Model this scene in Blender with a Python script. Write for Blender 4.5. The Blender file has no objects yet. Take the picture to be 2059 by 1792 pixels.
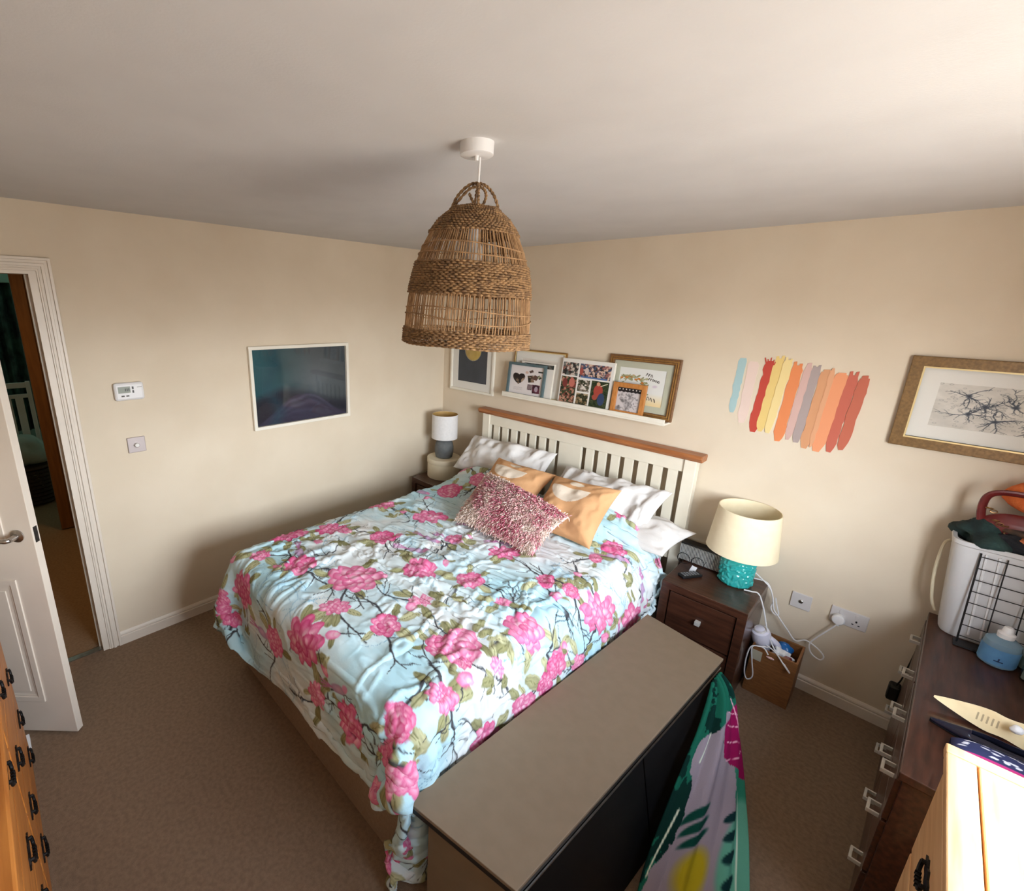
import bpy, bmesh, math, random
import numpy as np
from mathutils import Vector, Matrix

random.seed(4)
scene = bpy.context.scene
COL = scene.collection

# ------------------------------------------------------------------ camera
PW, PH = 2059.0, 1792.0
FOC, PPX, PPY = 950.87, 873.66, 883.07
yaw, pitch, roll = math.radians(136.059), math.radians(-15.912), math.radians(1.349)
fw = Vector((math.cos(yaw)*math.cos(pitch), math.sin(yaw)*math.cos(pitch), math.sin(pitch)))
rt0 = Vector((math.sin(yaw), -math.cos(yaw), 0)); up0 = rt0.cross(fw)
rt = math.cos(roll)*rt0 + math.sin(roll)*up0
up = -math.sin(roll)*rt0 + math.cos(roll)*up0
cam_data = bpy.data.cameras.new('camera')
cam = bpy.data.objects.new('camera', cam_data); COL.objects.link(cam)
cam.matrix_world = Matrix(((rt.x, up.x, -fw.x, 2.979), (rt.y, up.y, -fw.y, -2.965), (rt.z, up.z, -fw.z, 1.988), (0, 0, 0, 1)))
cam_data.sensor_width = 36; cam_data.lens = FOC/PW*36
cam_data.shift_x = .5 - PPX/PW; cam_data.shift_y = (PPY - PH/2)/PW
cam_data.clip_start = .02
scene.camera = cam

# ------------------------------------------------------------------ light
def lin(c):
    c = np.asarray(c, float)/255.0
    return np.where(c <= .04045, c/12.92, ((c + .055)/1.055)**2.4)

world = bpy.data.worlds.new('daylight'); scene.world = world; world.use_nodes = True
nt = world.node_tree; nt.nodes.clear()
wo = nt.nodes.new('ShaderNodeOutputWorld'); bg = nt.nodes.new('ShaderNodeBackground')
tc = nt.nodes.new('ShaderNodeTexCoord'); sx = nt.nodes.new('ShaderNodeSeparateXYZ')
rp = nt.nodes.new('ShaderNodeValToRGB'); mr = nt.nodes.new('ShaderNodeMapRange')
mr.inputs['From Min'].default_value = -1; mr.inputs['From Max'].default_value = 1
ramp = [(.0, (.38, .37, .34)), (.485, (.46, .45, .42)), (.505, (1.42, 1.52, 1.58)), (.66, (1.32, 1.46, 1.60)), (.80, (.50, .60, .74)), (1.0, (.38, .48, .62))]
els = rp.color_ramp.elements
while len(els) < len(ramp): els.new(.5)
for e_, (p_, c_) in zip(els, ramp): e_.position = p_; e_.color = (*c_, 1)
nt.links.new(tc.outputs['Generated'], sx.inputs[0]); nt.links.new(sx.outputs['Z'], mr.inputs['Value'])
nt.links.new(mr.outputs[0], rp.inputs[0]); nt.links.new(rp.outputs[0], bg.inputs['Color'])
nt.links.new(bg.outputs[0], wo.inputs['Surface'])
bg.inputs['Strength'].default_value = 14.0

WIN_X, WIN_Y0, WIN_Y1, WIN_Z0, WIN_Z1 = 3.66, -2.44, -1.12, .98, 2.08
def area(name, loc, rot, sx_, sy_, power, color=(1, 1, 1), portal=False):
    l = bpy.data.lights.new(name, 'AREA'); l.shape = 'RECTANGLE'; l.size = sx_; l.size_y = sy_; l.energy = power; l.color = color
    if portal: l.cycles.is_portal = True
    o = bpy.data.objects.new(name, l); COL.objects.link(o); o.location = loc; o.rotation_euler = rot
    return o
area('window_portal', (WIN_X + .13, (WIN_Y0 + WIN_Y1)/2, (WIN_Z0 + WIN_Z1)/2), (0, math.pi/2, 0), WIN_Z1 - WIN_Z0, WIN_Y1 - WIN_Y0, 1, portal=True)
sun = bpy.data.lights.new('sun', 'SUN'); sun.energy = 6; sun.angle = math.radians(.6); sun.color = (1, .93, .82)
so = bpy.data.objects.new('sun', sun); COL.objects.link(so)
so.rotation_euler = Vector((-.53, -.26, -1.0)).to_track_quat('-Z', 'Y').to_euler()
# hall and far room
area('far_room_window', (-4.35, -2.9, 1.7), (0, -math.pi/2, 0), 1.0, .9, 9, (.55, .95, .9))
area('hall_ceiling_lamp', (-.95, -2.2, 2.3), (0, 0, 0), .25, .25, 3.2, (1, .58, .22))

vs = scene.view_settings
vs.view_transform = 'Standard'; vs.look = 'None'; vs.gamma = 1; vs.use_curve_mapping = False
vs.exposure = .93

# ------------------------------------------------------------------ helpers
def mat(name, c1, c2=None, rough=.6, scale=12, stretch=(1, 1, 1), bump=0, bscale=None, metal=0, spec=.5, detail=4, coat=0, sheen=0, attr=None, emit=None, trans=0):
    m = bpy.data.materials.new(name); m.use_nodes = True
    t = m.node_tree; b = t.nodes['Principled BSDF']
    b.inputs['Roughness'].default_value = rough; b.inputs['Metallic'].default_value = metal
    b.inputs['Specular IOR Level'].default_value = spec; b.inputs['Coat Weight'].default_value = coat
    b.inputs['Sheen Weight'].default_value = sheen
    if trans: b.inputs['Transmission Weight'].default_value = trans
    tc = t.nodes.new('ShaderNodeTexCoord'); mp = t.nodes.new('ShaderNodeMapping'); mp.inputs['Scale'].default_value = stretch
    t.links.new(tc.outputs['Object'], mp.inputs['Vector'])
    if attr:
        a = t.nodes.new('ShaderNodeAttribute'); a.attribute_name = attr
        t.links.new(a.outputs['Color'], b.inputs['Base Color'])
    elif c2 is None:
        b.inputs['Base Color'].default_value = (*lin(c1), 1)
    else:
        n = t.nodes.new('ShaderNodeTexNoise'); n.inputs['Scale'].default_value = scale; n.inputs['Detail'].default_value = detail
        r = t.nodes.new('ShaderNodeValToRGB')
        r.color_ramp.elements[0].position = .35; r.color_ramp.elements[0].color = (*lin(c1), 1)
        r.color_ramp.elements[1].position = .65; r.color_ramp.elements[1].color = (*lin(c2), 1)
        t.links.new(mp.outputs[0], n.inputs['Vector']); t.links.new(n.outputs['Fac'], r.inputs[0]); t.links.new(r.outputs[0], b.inputs['Base Color'])
    if bump:
        n2 = t.nodes.new('ShaderNodeTexNoise'); n2.inputs['Scale'].default_value = bscale or scale; n2.inputs['Detail'].default_value = 5
        bu = t.nodes.new('ShaderNodeBump'); bu.inputs['Strength'].default_value = bump; bu.inputs['Distance'].default_value = .01
        t.links.new(mp.outputs[0], n2.inputs['Vector']); t.links.new(n2.outputs['Fac'], bu.inputs['Height']); t.links.new(bu.outputs[0], b.inputs['Normal'])
    if emit:
        b.inputs['Emission Color'].default_value = (*lin(c1), 1); b.inputs['Emission Strength'].default_value = emit
    return m

class MB:
    """Collects shapes into one mesh."""
    def __init__(s): s.v = []; s.f = []
    def add(s, v, f):
        o = len(s.v); s.v += [tuple(p) for p in v]; s.f += [tuple(i + o for i in q) for q in f]; return s
    def box(s, x0, x1, y0, y1, z0, z1, rz=0, pivot=None):
        v = [(x, y, z) for x in (x0, x1) for y in (y0, y1) for z in (z0, z1)]
        if rz:
            px, py = pivot or ((x0+x1)/2, (y0+y1)/2); c, n = math.cos(rz), math.sin(rz)
            v = [(px + (x-px)*c - (y-py)*n, py + (x-px)*n + (y-py)*c, z) for x, y, z in v]
        return s.add(v, [(0, 1, 3, 2), (4, 6, 7, 5), (0, 4, 5, 1), (2, 3, 7, 6), (0, 2, 6, 4), (1, 5, 7, 3)])
    def tube(s, pts, r, n=6, closed=False, caps=True, flat=1.0):
        pts = [Vector(p) for p in pts]; N = len(pts); rs = r if hasattr(r, '__len__') else [r]*N
        vs_ = []; ref = None
        for i, p in enumerate(pts):
            a = pts[(i-1) % N] if (closed or i) else p; b = pts[(i+1) % N] if (closed or i < N-1) else p
            d = (b - a).normalized() if (b - a).length > 1e-9 else Vector((0, 0, 1))
            if ref is None: ref = d.orthogonal().normalized()
            ref = (ref - d*ref.dot(d)); ref = ref.normalized() if ref.length > 1e-6 else d.orthogonal().normalized()
            bi = d.cross(ref)
            for k in range(n):
                an = 2*math.pi*k/n
                vs_.append(p + (ref*math.cos(an) + bi*math.sin(an)*flat)*rs[i])
        f = []
        for i in range(N if closed else N-1):
            for k in range(n):
                a, b = i*n + k, i*n + (k+1) % n; c, d = ((i+1) % N)*n + (k+1) % n, ((i+1) % N)*n + k
                f.append((a, b, c, d))
        if caps and not closed: f += [tuple(range(n))[::-1], tuple((N-1)*n + k for k in range(n))]
        return s.add(vs_, f)
    def lathe(s, prof, n=32, c=(0, 0, 0), cap0=True, cap1=True):
        v = [(c[0] + r*math.cos(2*math.pi*k/n), c[1] + r*math.sin(2*math.pi*k/n), c[2] + z) for r, z in prof for k in range(n)]
        f = [(i*n + k, i*n + (k+1) % n, (i+1)*n + (k+1) % n, (i+1)*n + k) for i in range(len(prof)-1) for k in range(n)]
        if cap0: f.append(tuple(range(n))[::-1])
        if cap1: f.append(tuple((len(prof)-1)*n + k for k in range(n)))
        return s.add(v, f)
    def prism(s, poly, a0, a1, axis='z'):
        def P(u, w, a): return {'z': (u, w, a), 'y': (u, a, w), 'x': (a, u, w)}[axis]
        n = len(poly); v = [P(u, w, a0) for u, w in poly] + [P(u, w, a1) for u, w in poly]
        return s.add(v, [tuple(range(n))[::-1], tuple(range(n, 2*n))] + [(i, (i+1) % n, n + (i+1) % n, n + i) for i in range(n)])
    def frame(s, x0, x1, z0, z1, w, y0, y1):
        """Rectangular mitred moulding round an opening in the xz plane (outer edges given)."""
        o = [(x0, z0), (x1, z0), (x1, z1), (x0, z1)]; i = [(x0+w, z0+w), (x1-w, z0+w), (x1-w, z1-w), (x0+w, z1-w)]
        v = [(a, y0, b) for a, b in o] + [(a, y0, b) for a, b in i] + [(a, y1, b) for a, b in o] + [(a, y1, b) for a, b in i]
        f = []
        for k in range(4):
            l = (k+1) % 4
            f += [(k, l, 4+l, 4+k), (8+k, 12+k, 12+l, 8+l), (k, 8+k, 8+l, l), (4+k, 4+l, 12+l, 12+k)]
        return s.add(v, f)
    def obj(s, name, m, parent=None, smooth=False, bevel=0, loc=None):
        me = bpy.data.meshes.new(name); me.from_pydata(s.v, [], s.f); me.update()
        bm = bmesh.new(); bm.from_mesh(me); bmesh.ops.recalc_face_normals(bm, faces=bm.faces); bm.to_mesh(me); bm.free()
        return link(name, me, m, parent, smooth, bevel, loc)

def link(name, me, m, parent=None, smooth=False, bevel=0, loc=None):
    o = bpy.data.objects.new(name, me); COL.objects.link(o)
    if m is not None: me.materials.append(m)
    if parent is not None: o.parent = parent
    if loc is not None: o.location = loc
    if smooth:
        me.polygons.foreach_set('use_smooth', [True]*len(me.polygons))
        if smooth != 'all':
            try: me.set_sharp_from_angle(angle=math.radians(38))
            except Exception: pass
    if bevel:
        b = o.modifiers.new('bevel', 'BEVEL'); b.width = bevel; b.segments = 2; b.limit_method = 'ANGLE'; b.angle_limit = math.radians(40)
    return o

def grid(name, P, m, parent=None, col=None, solid=0, loc=None, closed=False, offset=-1, keep=None):
    """Surface from an (ny, nx, 3) array, optional (ny, nx, 3) linear colours."""
    P = np.asarray(P, float); ny, nx = P.shape[:2]
    me = bpy.data.meshes.new(name)
    i, j = np.meshgrid(np.arange(ny-1), np.arange(nx if closed else nx-1), indexing='ij')
    j2 = (j+1) % nx
    q = np.stack([i*nx + j, i*nx + j2, (i+1)*nx + j2, (i+1)*nx + j], -1).reshape(-1, 4)
    if keep is not None: q = q[np.asarray(keep).reshape(-1)[q].all(1)]
    me.vertices.add(ny*nx); me.vertices.foreach_set('co', P.reshape(-1))
    me.loops.add(q.size); me.loops.foreach_set('vertex_index', q.reshape(-1).astype(np.int32))
    me.polygons.add(len(q)); me.polygons.foreach_set('loop_start', np.arange(0, q.size, 4, dtype=np.int32))
    me.polygons.foreach_set('use_smooth', np.ones(len(q), bool))
    me.update(calc_edges=True); me.validate()
    if col is not None:
        a = me.color_attributes.new('Col', 'FLOAT_COLOR', 'POINT')
        a.data.foreach_set('color', np.concatenate([np.clip(col, 0, 1), np.ones((ny, nx, 1))], -1).reshape(-1).astype(np.float32))
    o = link(name, me, m, parent, False, 0, loc)
    if solid:
        s = o.modifiers.new('thickness', 'SOLIDIFY'); s.thickness = solid; s.offset = offset
    return o

def thing(name, label, cat, loc=(0, 0, 0), rz=0, group=None, rot=None):
    o = bpy.data.objects.new(name, None); COL.objects.link(o); o.empty_display_size = .05
    o.location = loc; o.rotation_euler = rot or (0, 0, rz)
    return tag(o, label, cat, group)
def tag(o, label, cat, group=None):
    o['label'] = label; o['category'] = cat
    if group: o['group'] = group
    return o
def struct(o): o['kind'] = 'structure'; return o
def stuff(o): o['kind'] = 'stuff'; return o
def bez(pts, n=12):
    """Smooth curve through the given points."""
    P = np.array(pts, float); W = None
    return [tuple(p) for p in upmat(len(P), (len(P)-1)*n + 1) @ P]

# ------------------------------------------------------------------ noise and cloth
def upmat(n_in, n_out):
    """Catmull-Rom resampling matrix."""
    t = np.linspace(0, n_in - 1, n_out); i = np.minimum(t.astype(int), n_in - 2); f = t - i
    W = np.zeros((n_out, n_in)); r = np.arange(n_out)
    for k, w in ((-1, -.5*f+f*f-.5*f**3), (0, 1-2.5*f*f+1.5*f**3), (1, .5*f+2*f*f-1.5*f**3), (2, -.5*f*f+.5*f**3)):
        np.add.at(W, (r, np.clip(i + k, 0, n_in - 1)), w)
    return W

def lattice_noise(ny, nx, ly, lx, seed):
    g = np.random.default_rng(seed).uniform(-1, 1, (max(ly, 2), max(lx, 2)))
    return upmat(g.shape[0], ny) @ g @ upmat(g.shape[1], nx).T

def fbm(ny, nx, ly, lx, seed, oct=4, gain=.5):
    a = np.zeros((ny, nx)); w = 1.0
    for k in range(oct):
        a += w * lattice_noise(ny, nx, int(ly * 2**k), int(lx * 2**k), seed + k); w *= gain
    return a

def push_box(P, c, h, r, rot=0.0, eps=.018):
    """Push points out of a rounded box; returns the mask of touched points."""
    ca, sa = math.cos(rot), math.sin(rot)
    L = P - c
    L = np.stack([L[..., 0]*ca + L[..., 1]*sa, -L[..., 0]*sa + L[..., 1]*ca, L[..., 2]], -1)
    q = np.abs(L) - (np.array(h) - r)
    qo = np.maximum(q, 0); lo = np.linalg.norm(qo, axis=-1); qi = np.minimum(q.max(-1), 0)
    d = lo + qi - r
    m = d < eps
    if not m.any(): return m
    n = qo / np.maximum(lo, 1e-9)[..., None]
    ins = (lo < 1e-9) & m
    if ins.any():
        a = q[ins].argmax(-1); nn = np.zeros((a.size, 3)); nn[np.arange(a.size), a] = 1; n[ins] = nn
    n = n * np.sign(L + 1e-12)
    L[m] += n[m] * (eps - d[m])[:, None]
    P[m] = np.stack([L[m][:, 0]*ca - L[m][:, 1]*sa, L[m][:, 0]*sa + L[m][:, 1]*ca, L[m][:, 2]], -1) + c
    return m

def push_blob(P, c, rad):
    L = (P - c) / rad; d = np.linalg.norm(L, axis=-1); m = d < 1
    P[m] = c + L[m] / np.maximum(d[m], 1e-6)[:, None] * rad
    return m

def drape(nx, ny, Wd, Ld, P0, colliders, steps=150, iters=10, g=9.8):
    P = P0.copy()
    V = np.zeros_like(P); dt = 1/60
    sx, sy = Wd/(nx-1), Ld/(ny-1); sd = math.hypot(sx, sy)
    def con(a, b, L0, k):
        d = b - a; L = np.sqrt((d*d).sum(-1, keepdims=True)) + 1e-12
        c = (.5*k*(L - L0)/L) * d
        a += c; b -= c
    for st in range(steps):
        V[..., 2] -= g*dt; V *= .97
        Q = P + V*dt
        for it in range(iters):
            for s in (0, 1):
                a = Q[:, s:nx-1:2]; b = Q[:, s+1:nx:2]; con(a, b[:, :a.shape[1]], sx, 1)
                a = Q[s:ny-1:2]; b = Q[s+1:ny:2]; con(a, b[:a.shape[0]], sy, 1)
                a = Q[s:ny-1:2, :-1]; b = Q[s+1:ny:2, 1:]; con(a, b[:a.shape[0]], sd, .5)
                a = Q[s:ny-1:2, 1:]; b = Q[s+1:ny:2, :-1]; con(a, b[:a.shape[0]], sd, .5)
            if it % 3 == 0:
                for s in range(4):
                    a = Q[:, s:nx-2:4]; b = Q[:, s+2:nx:4]; n = min(a.shape[1], b.shape[1]); con(a[:, :n], b[:, :n], 2*sx, .12)
                    a = Q[s:ny-2:4]; b = Q[s+2:ny:4]; n = min(a.shape[0], b.shape[0]); con(a[:n], b[:n], 2*sy, .12)
            m = np.zeros(P.shape[:2], bool)
            for f in colliders: m |= f(Q)
        V = (Q - P)/dt
        V[m] *= .08
        sp = np.linalg.norm(V, axis=-1, keepdims=True); V *= np.minimum(1, 3/np.maximum(sp, 1e-6))
        P = Q
    return P

DW, DL, DN = 2.27, 2.19, 92
def duvet_cloth():
    n0 = 34
    u = np.linspace(0, DW, n0); v = np.linspace(0, DL, n0)
    U, Vv = np.meshgrid(u, v)
    nz = fbm(n0, n0, 9, 4, 5, 2)
    P0 = np.stack([.615 - .40 + U, -.40 - Vv*.95, .86 + .03*nz + .06*np.clip(1 - Vv/.5, 0, 1)], -1)
    def pin(Q):
        n = Q.shape[1]; x = .215 + np.linspace(0, DW, n); t = (x > .60) & (x < 2.06)
        Q[0, t, 0] = x[t]; Q[0, t, 1] = -.40; Q[0, -1] = (2.225, -.37, .50); return np.zeros(Q.shape[:2], bool)
    def floor_(Q):
        m = Q[..., 2] < .02; Q[..., 2] = np.maximum(Q[..., 2], .02); return m
    def wall_(Q):
        m = Q[..., 0] < .03; Q[..., 0] = np.maximum(Q[..., 0], .03); return m
    def foot_(Q):
        lo = np.where(Q[..., 0] > 1.8, -2.262, np.where(Q[..., 0] < .75, -2.285, -9)); m = Q[..., 1] < lo
        Q[..., 1] = np.maximum(Q[..., 1], lo); return m & False
    def bench_(Q):
        lim = 2.112 + (Q[..., 1] + 2.215)*.0717
        m = (Q[..., 1] > -2.205) & (Q[..., 1] < -.52) & (Q[..., 2] < .47) & (Q[..., 0] > lim)
        Q[..., 0] = np.where(m, lim, Q[..., 0]); return m
    col = [lambda Q: push_box(Q, np.array([1.350, -1.105, .34]), (.730, 1.075, .342), .06, 0, .014),
           lambda Q: push_blob(Q, np.array([.95, -.22, .66]), np.array([.40, .40, .19])),
           lambda Q: push_blob(Q, np.array([1.74, -.22, .66]), np.array([.36, .42, .20])),
           lambda Q: push_blob(Q, np.array([2.03, -.95, .44]), np.array([.135, .95, .24])),
           lambda Q: push_blob(Q, np.array([.66, -1.2, .40]), np.array([.12, 1.1, .26])),
           lambda Q: push_box(Q, np.array([.32, -.24, .27]), (.25, .23, .28), .01, 0, .006),
           lambda Q: push_box(Q, np.array([2.41, -.23, .27]), (.205, .21, .28), .01, 0, .006),
           bench_, foot_, floor_, wall_, pin]
    P = drape(n0, n0, DW, DL, P0, col, 150, 16)
    W = upmat(n0, DN)
    P = np.einsum('ai,ijk,bj->abk', W, P, W)
    P[..., 2] += .012*fbm(DN, DN, 26, 12, 9, 2)
    return drape(DN, DN, DW, DL, P, col, 24, 14, 3.0)

# ------------------------------------------------------------------ materials
M_wall = mat('cream_wall_paint', (221, 206, 184), (216, 200, 177), .75, 3, bump=.05, bscale=220)
M_ceil = mat('ceiling_paint', (210, 208, 207), (205, 203, 202), .85, 4, bump=.06, bscale=160)
M_carpet = mat('beige_carpet', (148, 124, 102), (133, 110, 90), .95, 60, bump=.5, bscale=420, spec=.1)
M_hallcarpet = mat('hall_carpet', (150, 126, 100), (138, 114, 90), .95, 60, bump=.4, bscale=400, spec=.1)
M_gloss = mat('white_gloss_paint', (226, 214, 200), (220, 208, 194), .35, 5)
M_white = mat('white_plastic', (228, 226, 226), None, .4)
M_whitewood = mat('white_painted_wood', (236, 230, 216), (231, 224, 209), .45, 6)
M_creamwood = mat('cream_painted_wood', (230, 222, 204), (225, 216, 197), .45, 6)
M_steel = mat('brushed_steel', (190, 185, 180), (165, 160, 155), .3, 40, metal=1)
M_knob = mat('pale_nickel', (214, 211, 204), (200, 197, 190), .35, 40, metal=.25)
M_black = mat('black_plastic', (14, 14, 15), (18, 18, 20), .45, 10)
M_oak = mat('oak_cap', (176, 112, 66), (146, 86, 46), .4, 6, (1, 14, 14), .1)
M_darkwood = mat('dark_stained_wood', (78, 46, 32), (58, 33, 23), .3, 5, (1.2, 12, 12), .08, coat=.25)
M_dresser = mat('dresser_wood', (76, 43, 30), (50, 28, 20), .32, 5, (12, 1.2, 12), .08, coat=.2)
M_hallwood = mat('hall_brown_door', (128, 88, 48), (108, 72, 38), .5, 4, (10, 10, 1))
M_pine = mat('light_pine', (222, 176, 122), (206, 154, 98), .42, 4, (14, 1.1, 14), .08)
M_orangepine = mat('orange_pine', (190, 120, 54), (162, 94, 36), .4, 4, (1.1, 14, 14), .08)
M_iron = mat('black_iron', (20, 18, 18), (34, 30, 28), .5, 30, metal=.6)
M_divan = mat('divan_fabric', (150, 130, 110), (138, 119, 100), .9, 80, bump=.2, bscale=300)
M_print = mat('printed_sheet', (200, 200, 200), None, .55, attr='Col', spec=.3)
M_cloth = mat('printed_cotton', (200, 200, 200), None, .85, attr='Col', spec=.2, bump=.12, bscale=90)
M_linen = mat('white_pillowcase', (226, 222, 218), (218, 214, 211), .9, 9, bump=.1, bscale=120, spec=.2)
def glass_mat(name, gl=.10, tint=(1, 1, 1)):
    m = bpy.data.materials.new(name); m.use_nodes = True; t = m.node_tree; t.nodes.clear()
    o = t.nodes.new('ShaderNodeOutputMaterial'); mx = t.nodes.new('ShaderNodeMixShader'); a = t.nodes.new('ShaderNodeBsdfTransparent'); g = t.nodes.new('ShaderNodeBsdfGlossy')
    lw = t.nodes.new('ShaderNodeLayerWeight'); lw.inputs['Blend'].default_value = .5
    pw = t.nodes.new('ShaderNodeMath'); pw.operation = 'POWER'; pw.inputs[1].default_value = 5
    f = t.nodes.new('ShaderNodeMath'); f.operation = 'MULTIPLY_ADD'; f.inputs[1].default_value = .8; f.inputs[2].default_value = gl*.4
    t.links.new(lw.outputs['Facing'], pw.inputs[0]); t.links.new(pw.outputs[0], f.inputs[0])
    a.inputs['Color'].default_value = (*tint, 1); g.inputs['Roughness'].default_value = .02
    t.links.new(f.outputs[0], mx.inputs[0]); t.links.new(a.outputs[0], mx.inputs[1]); t.links.new(g.outputs[0], mx.inputs[2]); t.links.new(mx.outputs[0], o.inputs['Surface'])
    return m
M_glass = glass_mat('clear_glass')
M_picglass = glass_mat('picture_glass', .05)
M_tintglass = glass_mat('bottle_glass', .1, (.82, .88, .86))

# ------------------------------------------------------------------ setting
H = 2.398
struct(MB().box(-.03, 3.66, -3.62, 0, -.06, 0).obj('floor', M_carpet))
struct(MB().box(-4.5, -.03, -4.0, -1.4, -.06, 0).obj('floor', M_hallcarpet))
struct(MB().box(-4.5, 3.78, -4.0, .12, H, H + .08).obj('ceiling', M_ceil))
wl = MB().box(-.12, 0, -2.705, 0, 0, H).box(-.12, 0, -4.0, -3.53, 0, H).box(-.12, 0, -3.53, -2.705, 2.11, H)
struct(wl.obj('wall_left', M_wall))
wall_back = struct(MB().box(-.12, 3.78, 0, .12, 0, H).obj('wall_back', M_wall))
wr = MB().box(3.66, 3.78, WIN_Y1, 0, 0, H).box(3.66, 3.78, -3.74, WIN_Y0, 0, H).box(3.66, 3.78, WIN_Y0, WIN_Y1, 0, WIN_Z0).box(3.66, 3.78, WIN_Y0, WIN_Y1, WIN_Z1, H)
struct(wr.obj('wall_right', M_wall))
struct(MB().box(0, 3.66, -3.74, -3.62, 0, H).obj('wall_front', M_wall))

def skirting(name, axis, a0, a1):
    prof = [(0, 0), (.017, 0), (.017, .054), (.010, .058), (.014, .064), (.012, .072), (.005, .082), (0, .082)]
    m = MB()
    if axis == 'y': m.prism([(u, w) for u, w in prof], a0, a1, 'y')
    else: m.prism([(-u, w) for u, w in prof], a0, a1, 'x')
    return struct(m.obj(name, M_gloss))
skirting('baseboard_left', 'y', -2.645, 0)
skirting('baseboard_back', 'x', .017, 3.66)

# door lining, architrave, threshold
tr = MB().box(-.13, .004, -2.735, -2.705, 0, 2.08).box(-.13, .004, -3.53, -3.50, 0, 2.08).box(-.13, .004, -3.53, -2.705, 2.08, 2.11)
tr.box(-.075, -.045, -2.747, -2.735, 0, 2.08)
tr1 = struct(tr.obj('trim_1', M_gloss))
MB().box(-.045, -.018, -2.7365, -2.7345, .955, 1.02).obj('strike_plate', M_steel, tr1)
ar = MB().frame(-3.59, -2.645, -.075, 2.155, .060, 0, .010)
for o_, w_, d_ in ((0, .013, .018), (.026, .014, .017), (.047, .006, .013)): ar.frame(-3.59 + o_, -2.645 - o_, -.075 + o_, 2.155 - o_, w_, .001, d_)
ar.v = [(y, x, z) for x, y, z in ar.v]
tr2 = struct(ar.obj('trim_2', M_gloss, bevel=.002))
struct(MB().box(-.05, -.012, -3.50, -2.735, 0, .006).obj('trim_3', M_steel))

# open bedroom door
d1 = bpy.data.objects.new('door_1', None); COL.objects.link(d1); struct(d1)
d1.location = (.004, -3.522, .012); d1.rotation_euler = (0, 0, math.radians(46.06))
LW = .818
MB().box(0, LW, 0, .034, 0, 1.985).obj('door_leaf', M_gloss, d1, bevel=.002)
for x0, x1 in ((.095, .375), (.443, LW - .115)):
    for z0, z1 in ((.175, .81), (.98, 1.87)):
        m = MB().frame(x0, x1, z0, z1, .026, -.006, .001)
        m.frame(x0 + .026, x1 - .026, z0 + .026, z1 - .026, .012, -.002, .001)
        m.obj('panel_moulding', M_gloss, d1, bevel=.004)
        MB().box(x0 + .055, x1 - .055, -.004, .001, z0 + .055, z1 - .055).obj('raised_panel', M_gloss, d1, bevel=.004)
hs = MB().lathe([(.027, 0), (.027, .006), (.012, .010), (.010, .045)], 24)
hs.v = [(LW - .062 + x, -z, 1.018 + y) for x, y, z in hs.v]
hs.tube(bez([(LW - .062, -.042, 1.018), (LW - .075, -.052, 1.018), (LW - .12, -.054, 1.020), (LW - .175, -.050, 1.016)], 6), [.010]*7 + [.0085]*6 + [.007]*6, 10, flat=1.0)
hs.obj('lever_handle', M_steel, d1, smooth=True)
MB().box(LW - .0005, LW + .0015, .008, .026, .985, 1.055).obj('latch_plate', mat('dull_metal', (92, 88, 86), (70, 66, 64), .4, 30, metal=.8), d1)

# window
w1 = bpy.data.objects.new('window_1', None); COL.objects.link(w1); struct(w1)
w1.location = (3.73, 0, 0)
yc = (WIN_Y0 + WIN_Y1)/2
fr = MB()
for a, b in ((WIN_Y0, WIN_Y0 + .05), (WIN_Y1 - .05, WIN_Y1), (yc - .03, yc + .03)): fr.box(-.03, .03, a, b, WIN_Z0, WIN_Z1)
for a, b in ((WIN_Z0, WIN_Z0 + .05), (WIN_Z1 - .05, WIN_Z1)): fr.box(-.03, .03, WIN_Y0, WIN_Y1, a, b)
fr.obj('window_frame', M_white, w1)
for a, b in ((WIN_Y0 + .05, yc - .03), (yc + .03, WIN_Y1 - .05)):
    MB().box(-.003, .003, a, b, WIN_Z0 + .05, WIN_Z1 - .05).obj('pane', M_glass, w1)
MB().box(-.12, -.03, WIN_Y0, WIN_Y1, WIN_Z0 - .02, WIN_Z0 + .004).obj('window_sill', M_gloss, w1, bevel=.004)

# hall and far room seen through the doorway
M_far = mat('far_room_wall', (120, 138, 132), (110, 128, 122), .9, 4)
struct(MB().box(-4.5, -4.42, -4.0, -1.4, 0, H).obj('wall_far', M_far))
struct(MB().box(-4.5, -.12, -1.48, -1.4, 0, H).obj('wall_hall_right', M_wall))
struct(MB().box(-4.5, -.12, -4.0, -3.78, 0, H).obj('wall_hall_left', M_wall))
struct(MB().box(-2.08, -1.98, -2.70, -1.48, 2.16, H).box(-2.08, -1.98, -3.78, -3.46, 0, H).box(-2.08, -1.98, -3.46, -2.70, 2.16, H).box(-2.08, -1.98, -2.0, -1.48, 0, 2.16).obj('wall_hall', M_wall))
d2 = bpy.data.objects.new('door_2', None); COL.objects.link(d2); struct(d2); d2.location = (-2.0, -2.70, 0)
MB().box(-.03, .015, 0, .70, .01, 2.155).obj('door_leaf', M_hallwood, d2, bevel=.003)
MB().box(.015, .03, .085, .70, .01, 2.155).obj('door_stile', M_hallwood, d2, bevel=.003)
kn = MB().lathe([(.018, 0), (.018, .004), (.008, .006), (.008, .03), (.020, .036), (.022, .045), (.014, .054)], 16); kn.v = [(.03 + z, .118 + x, .725 + y) for x, y, z in kn.v]
kn.obj('door_knob', M_steel, d2, smooth=True)

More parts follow.
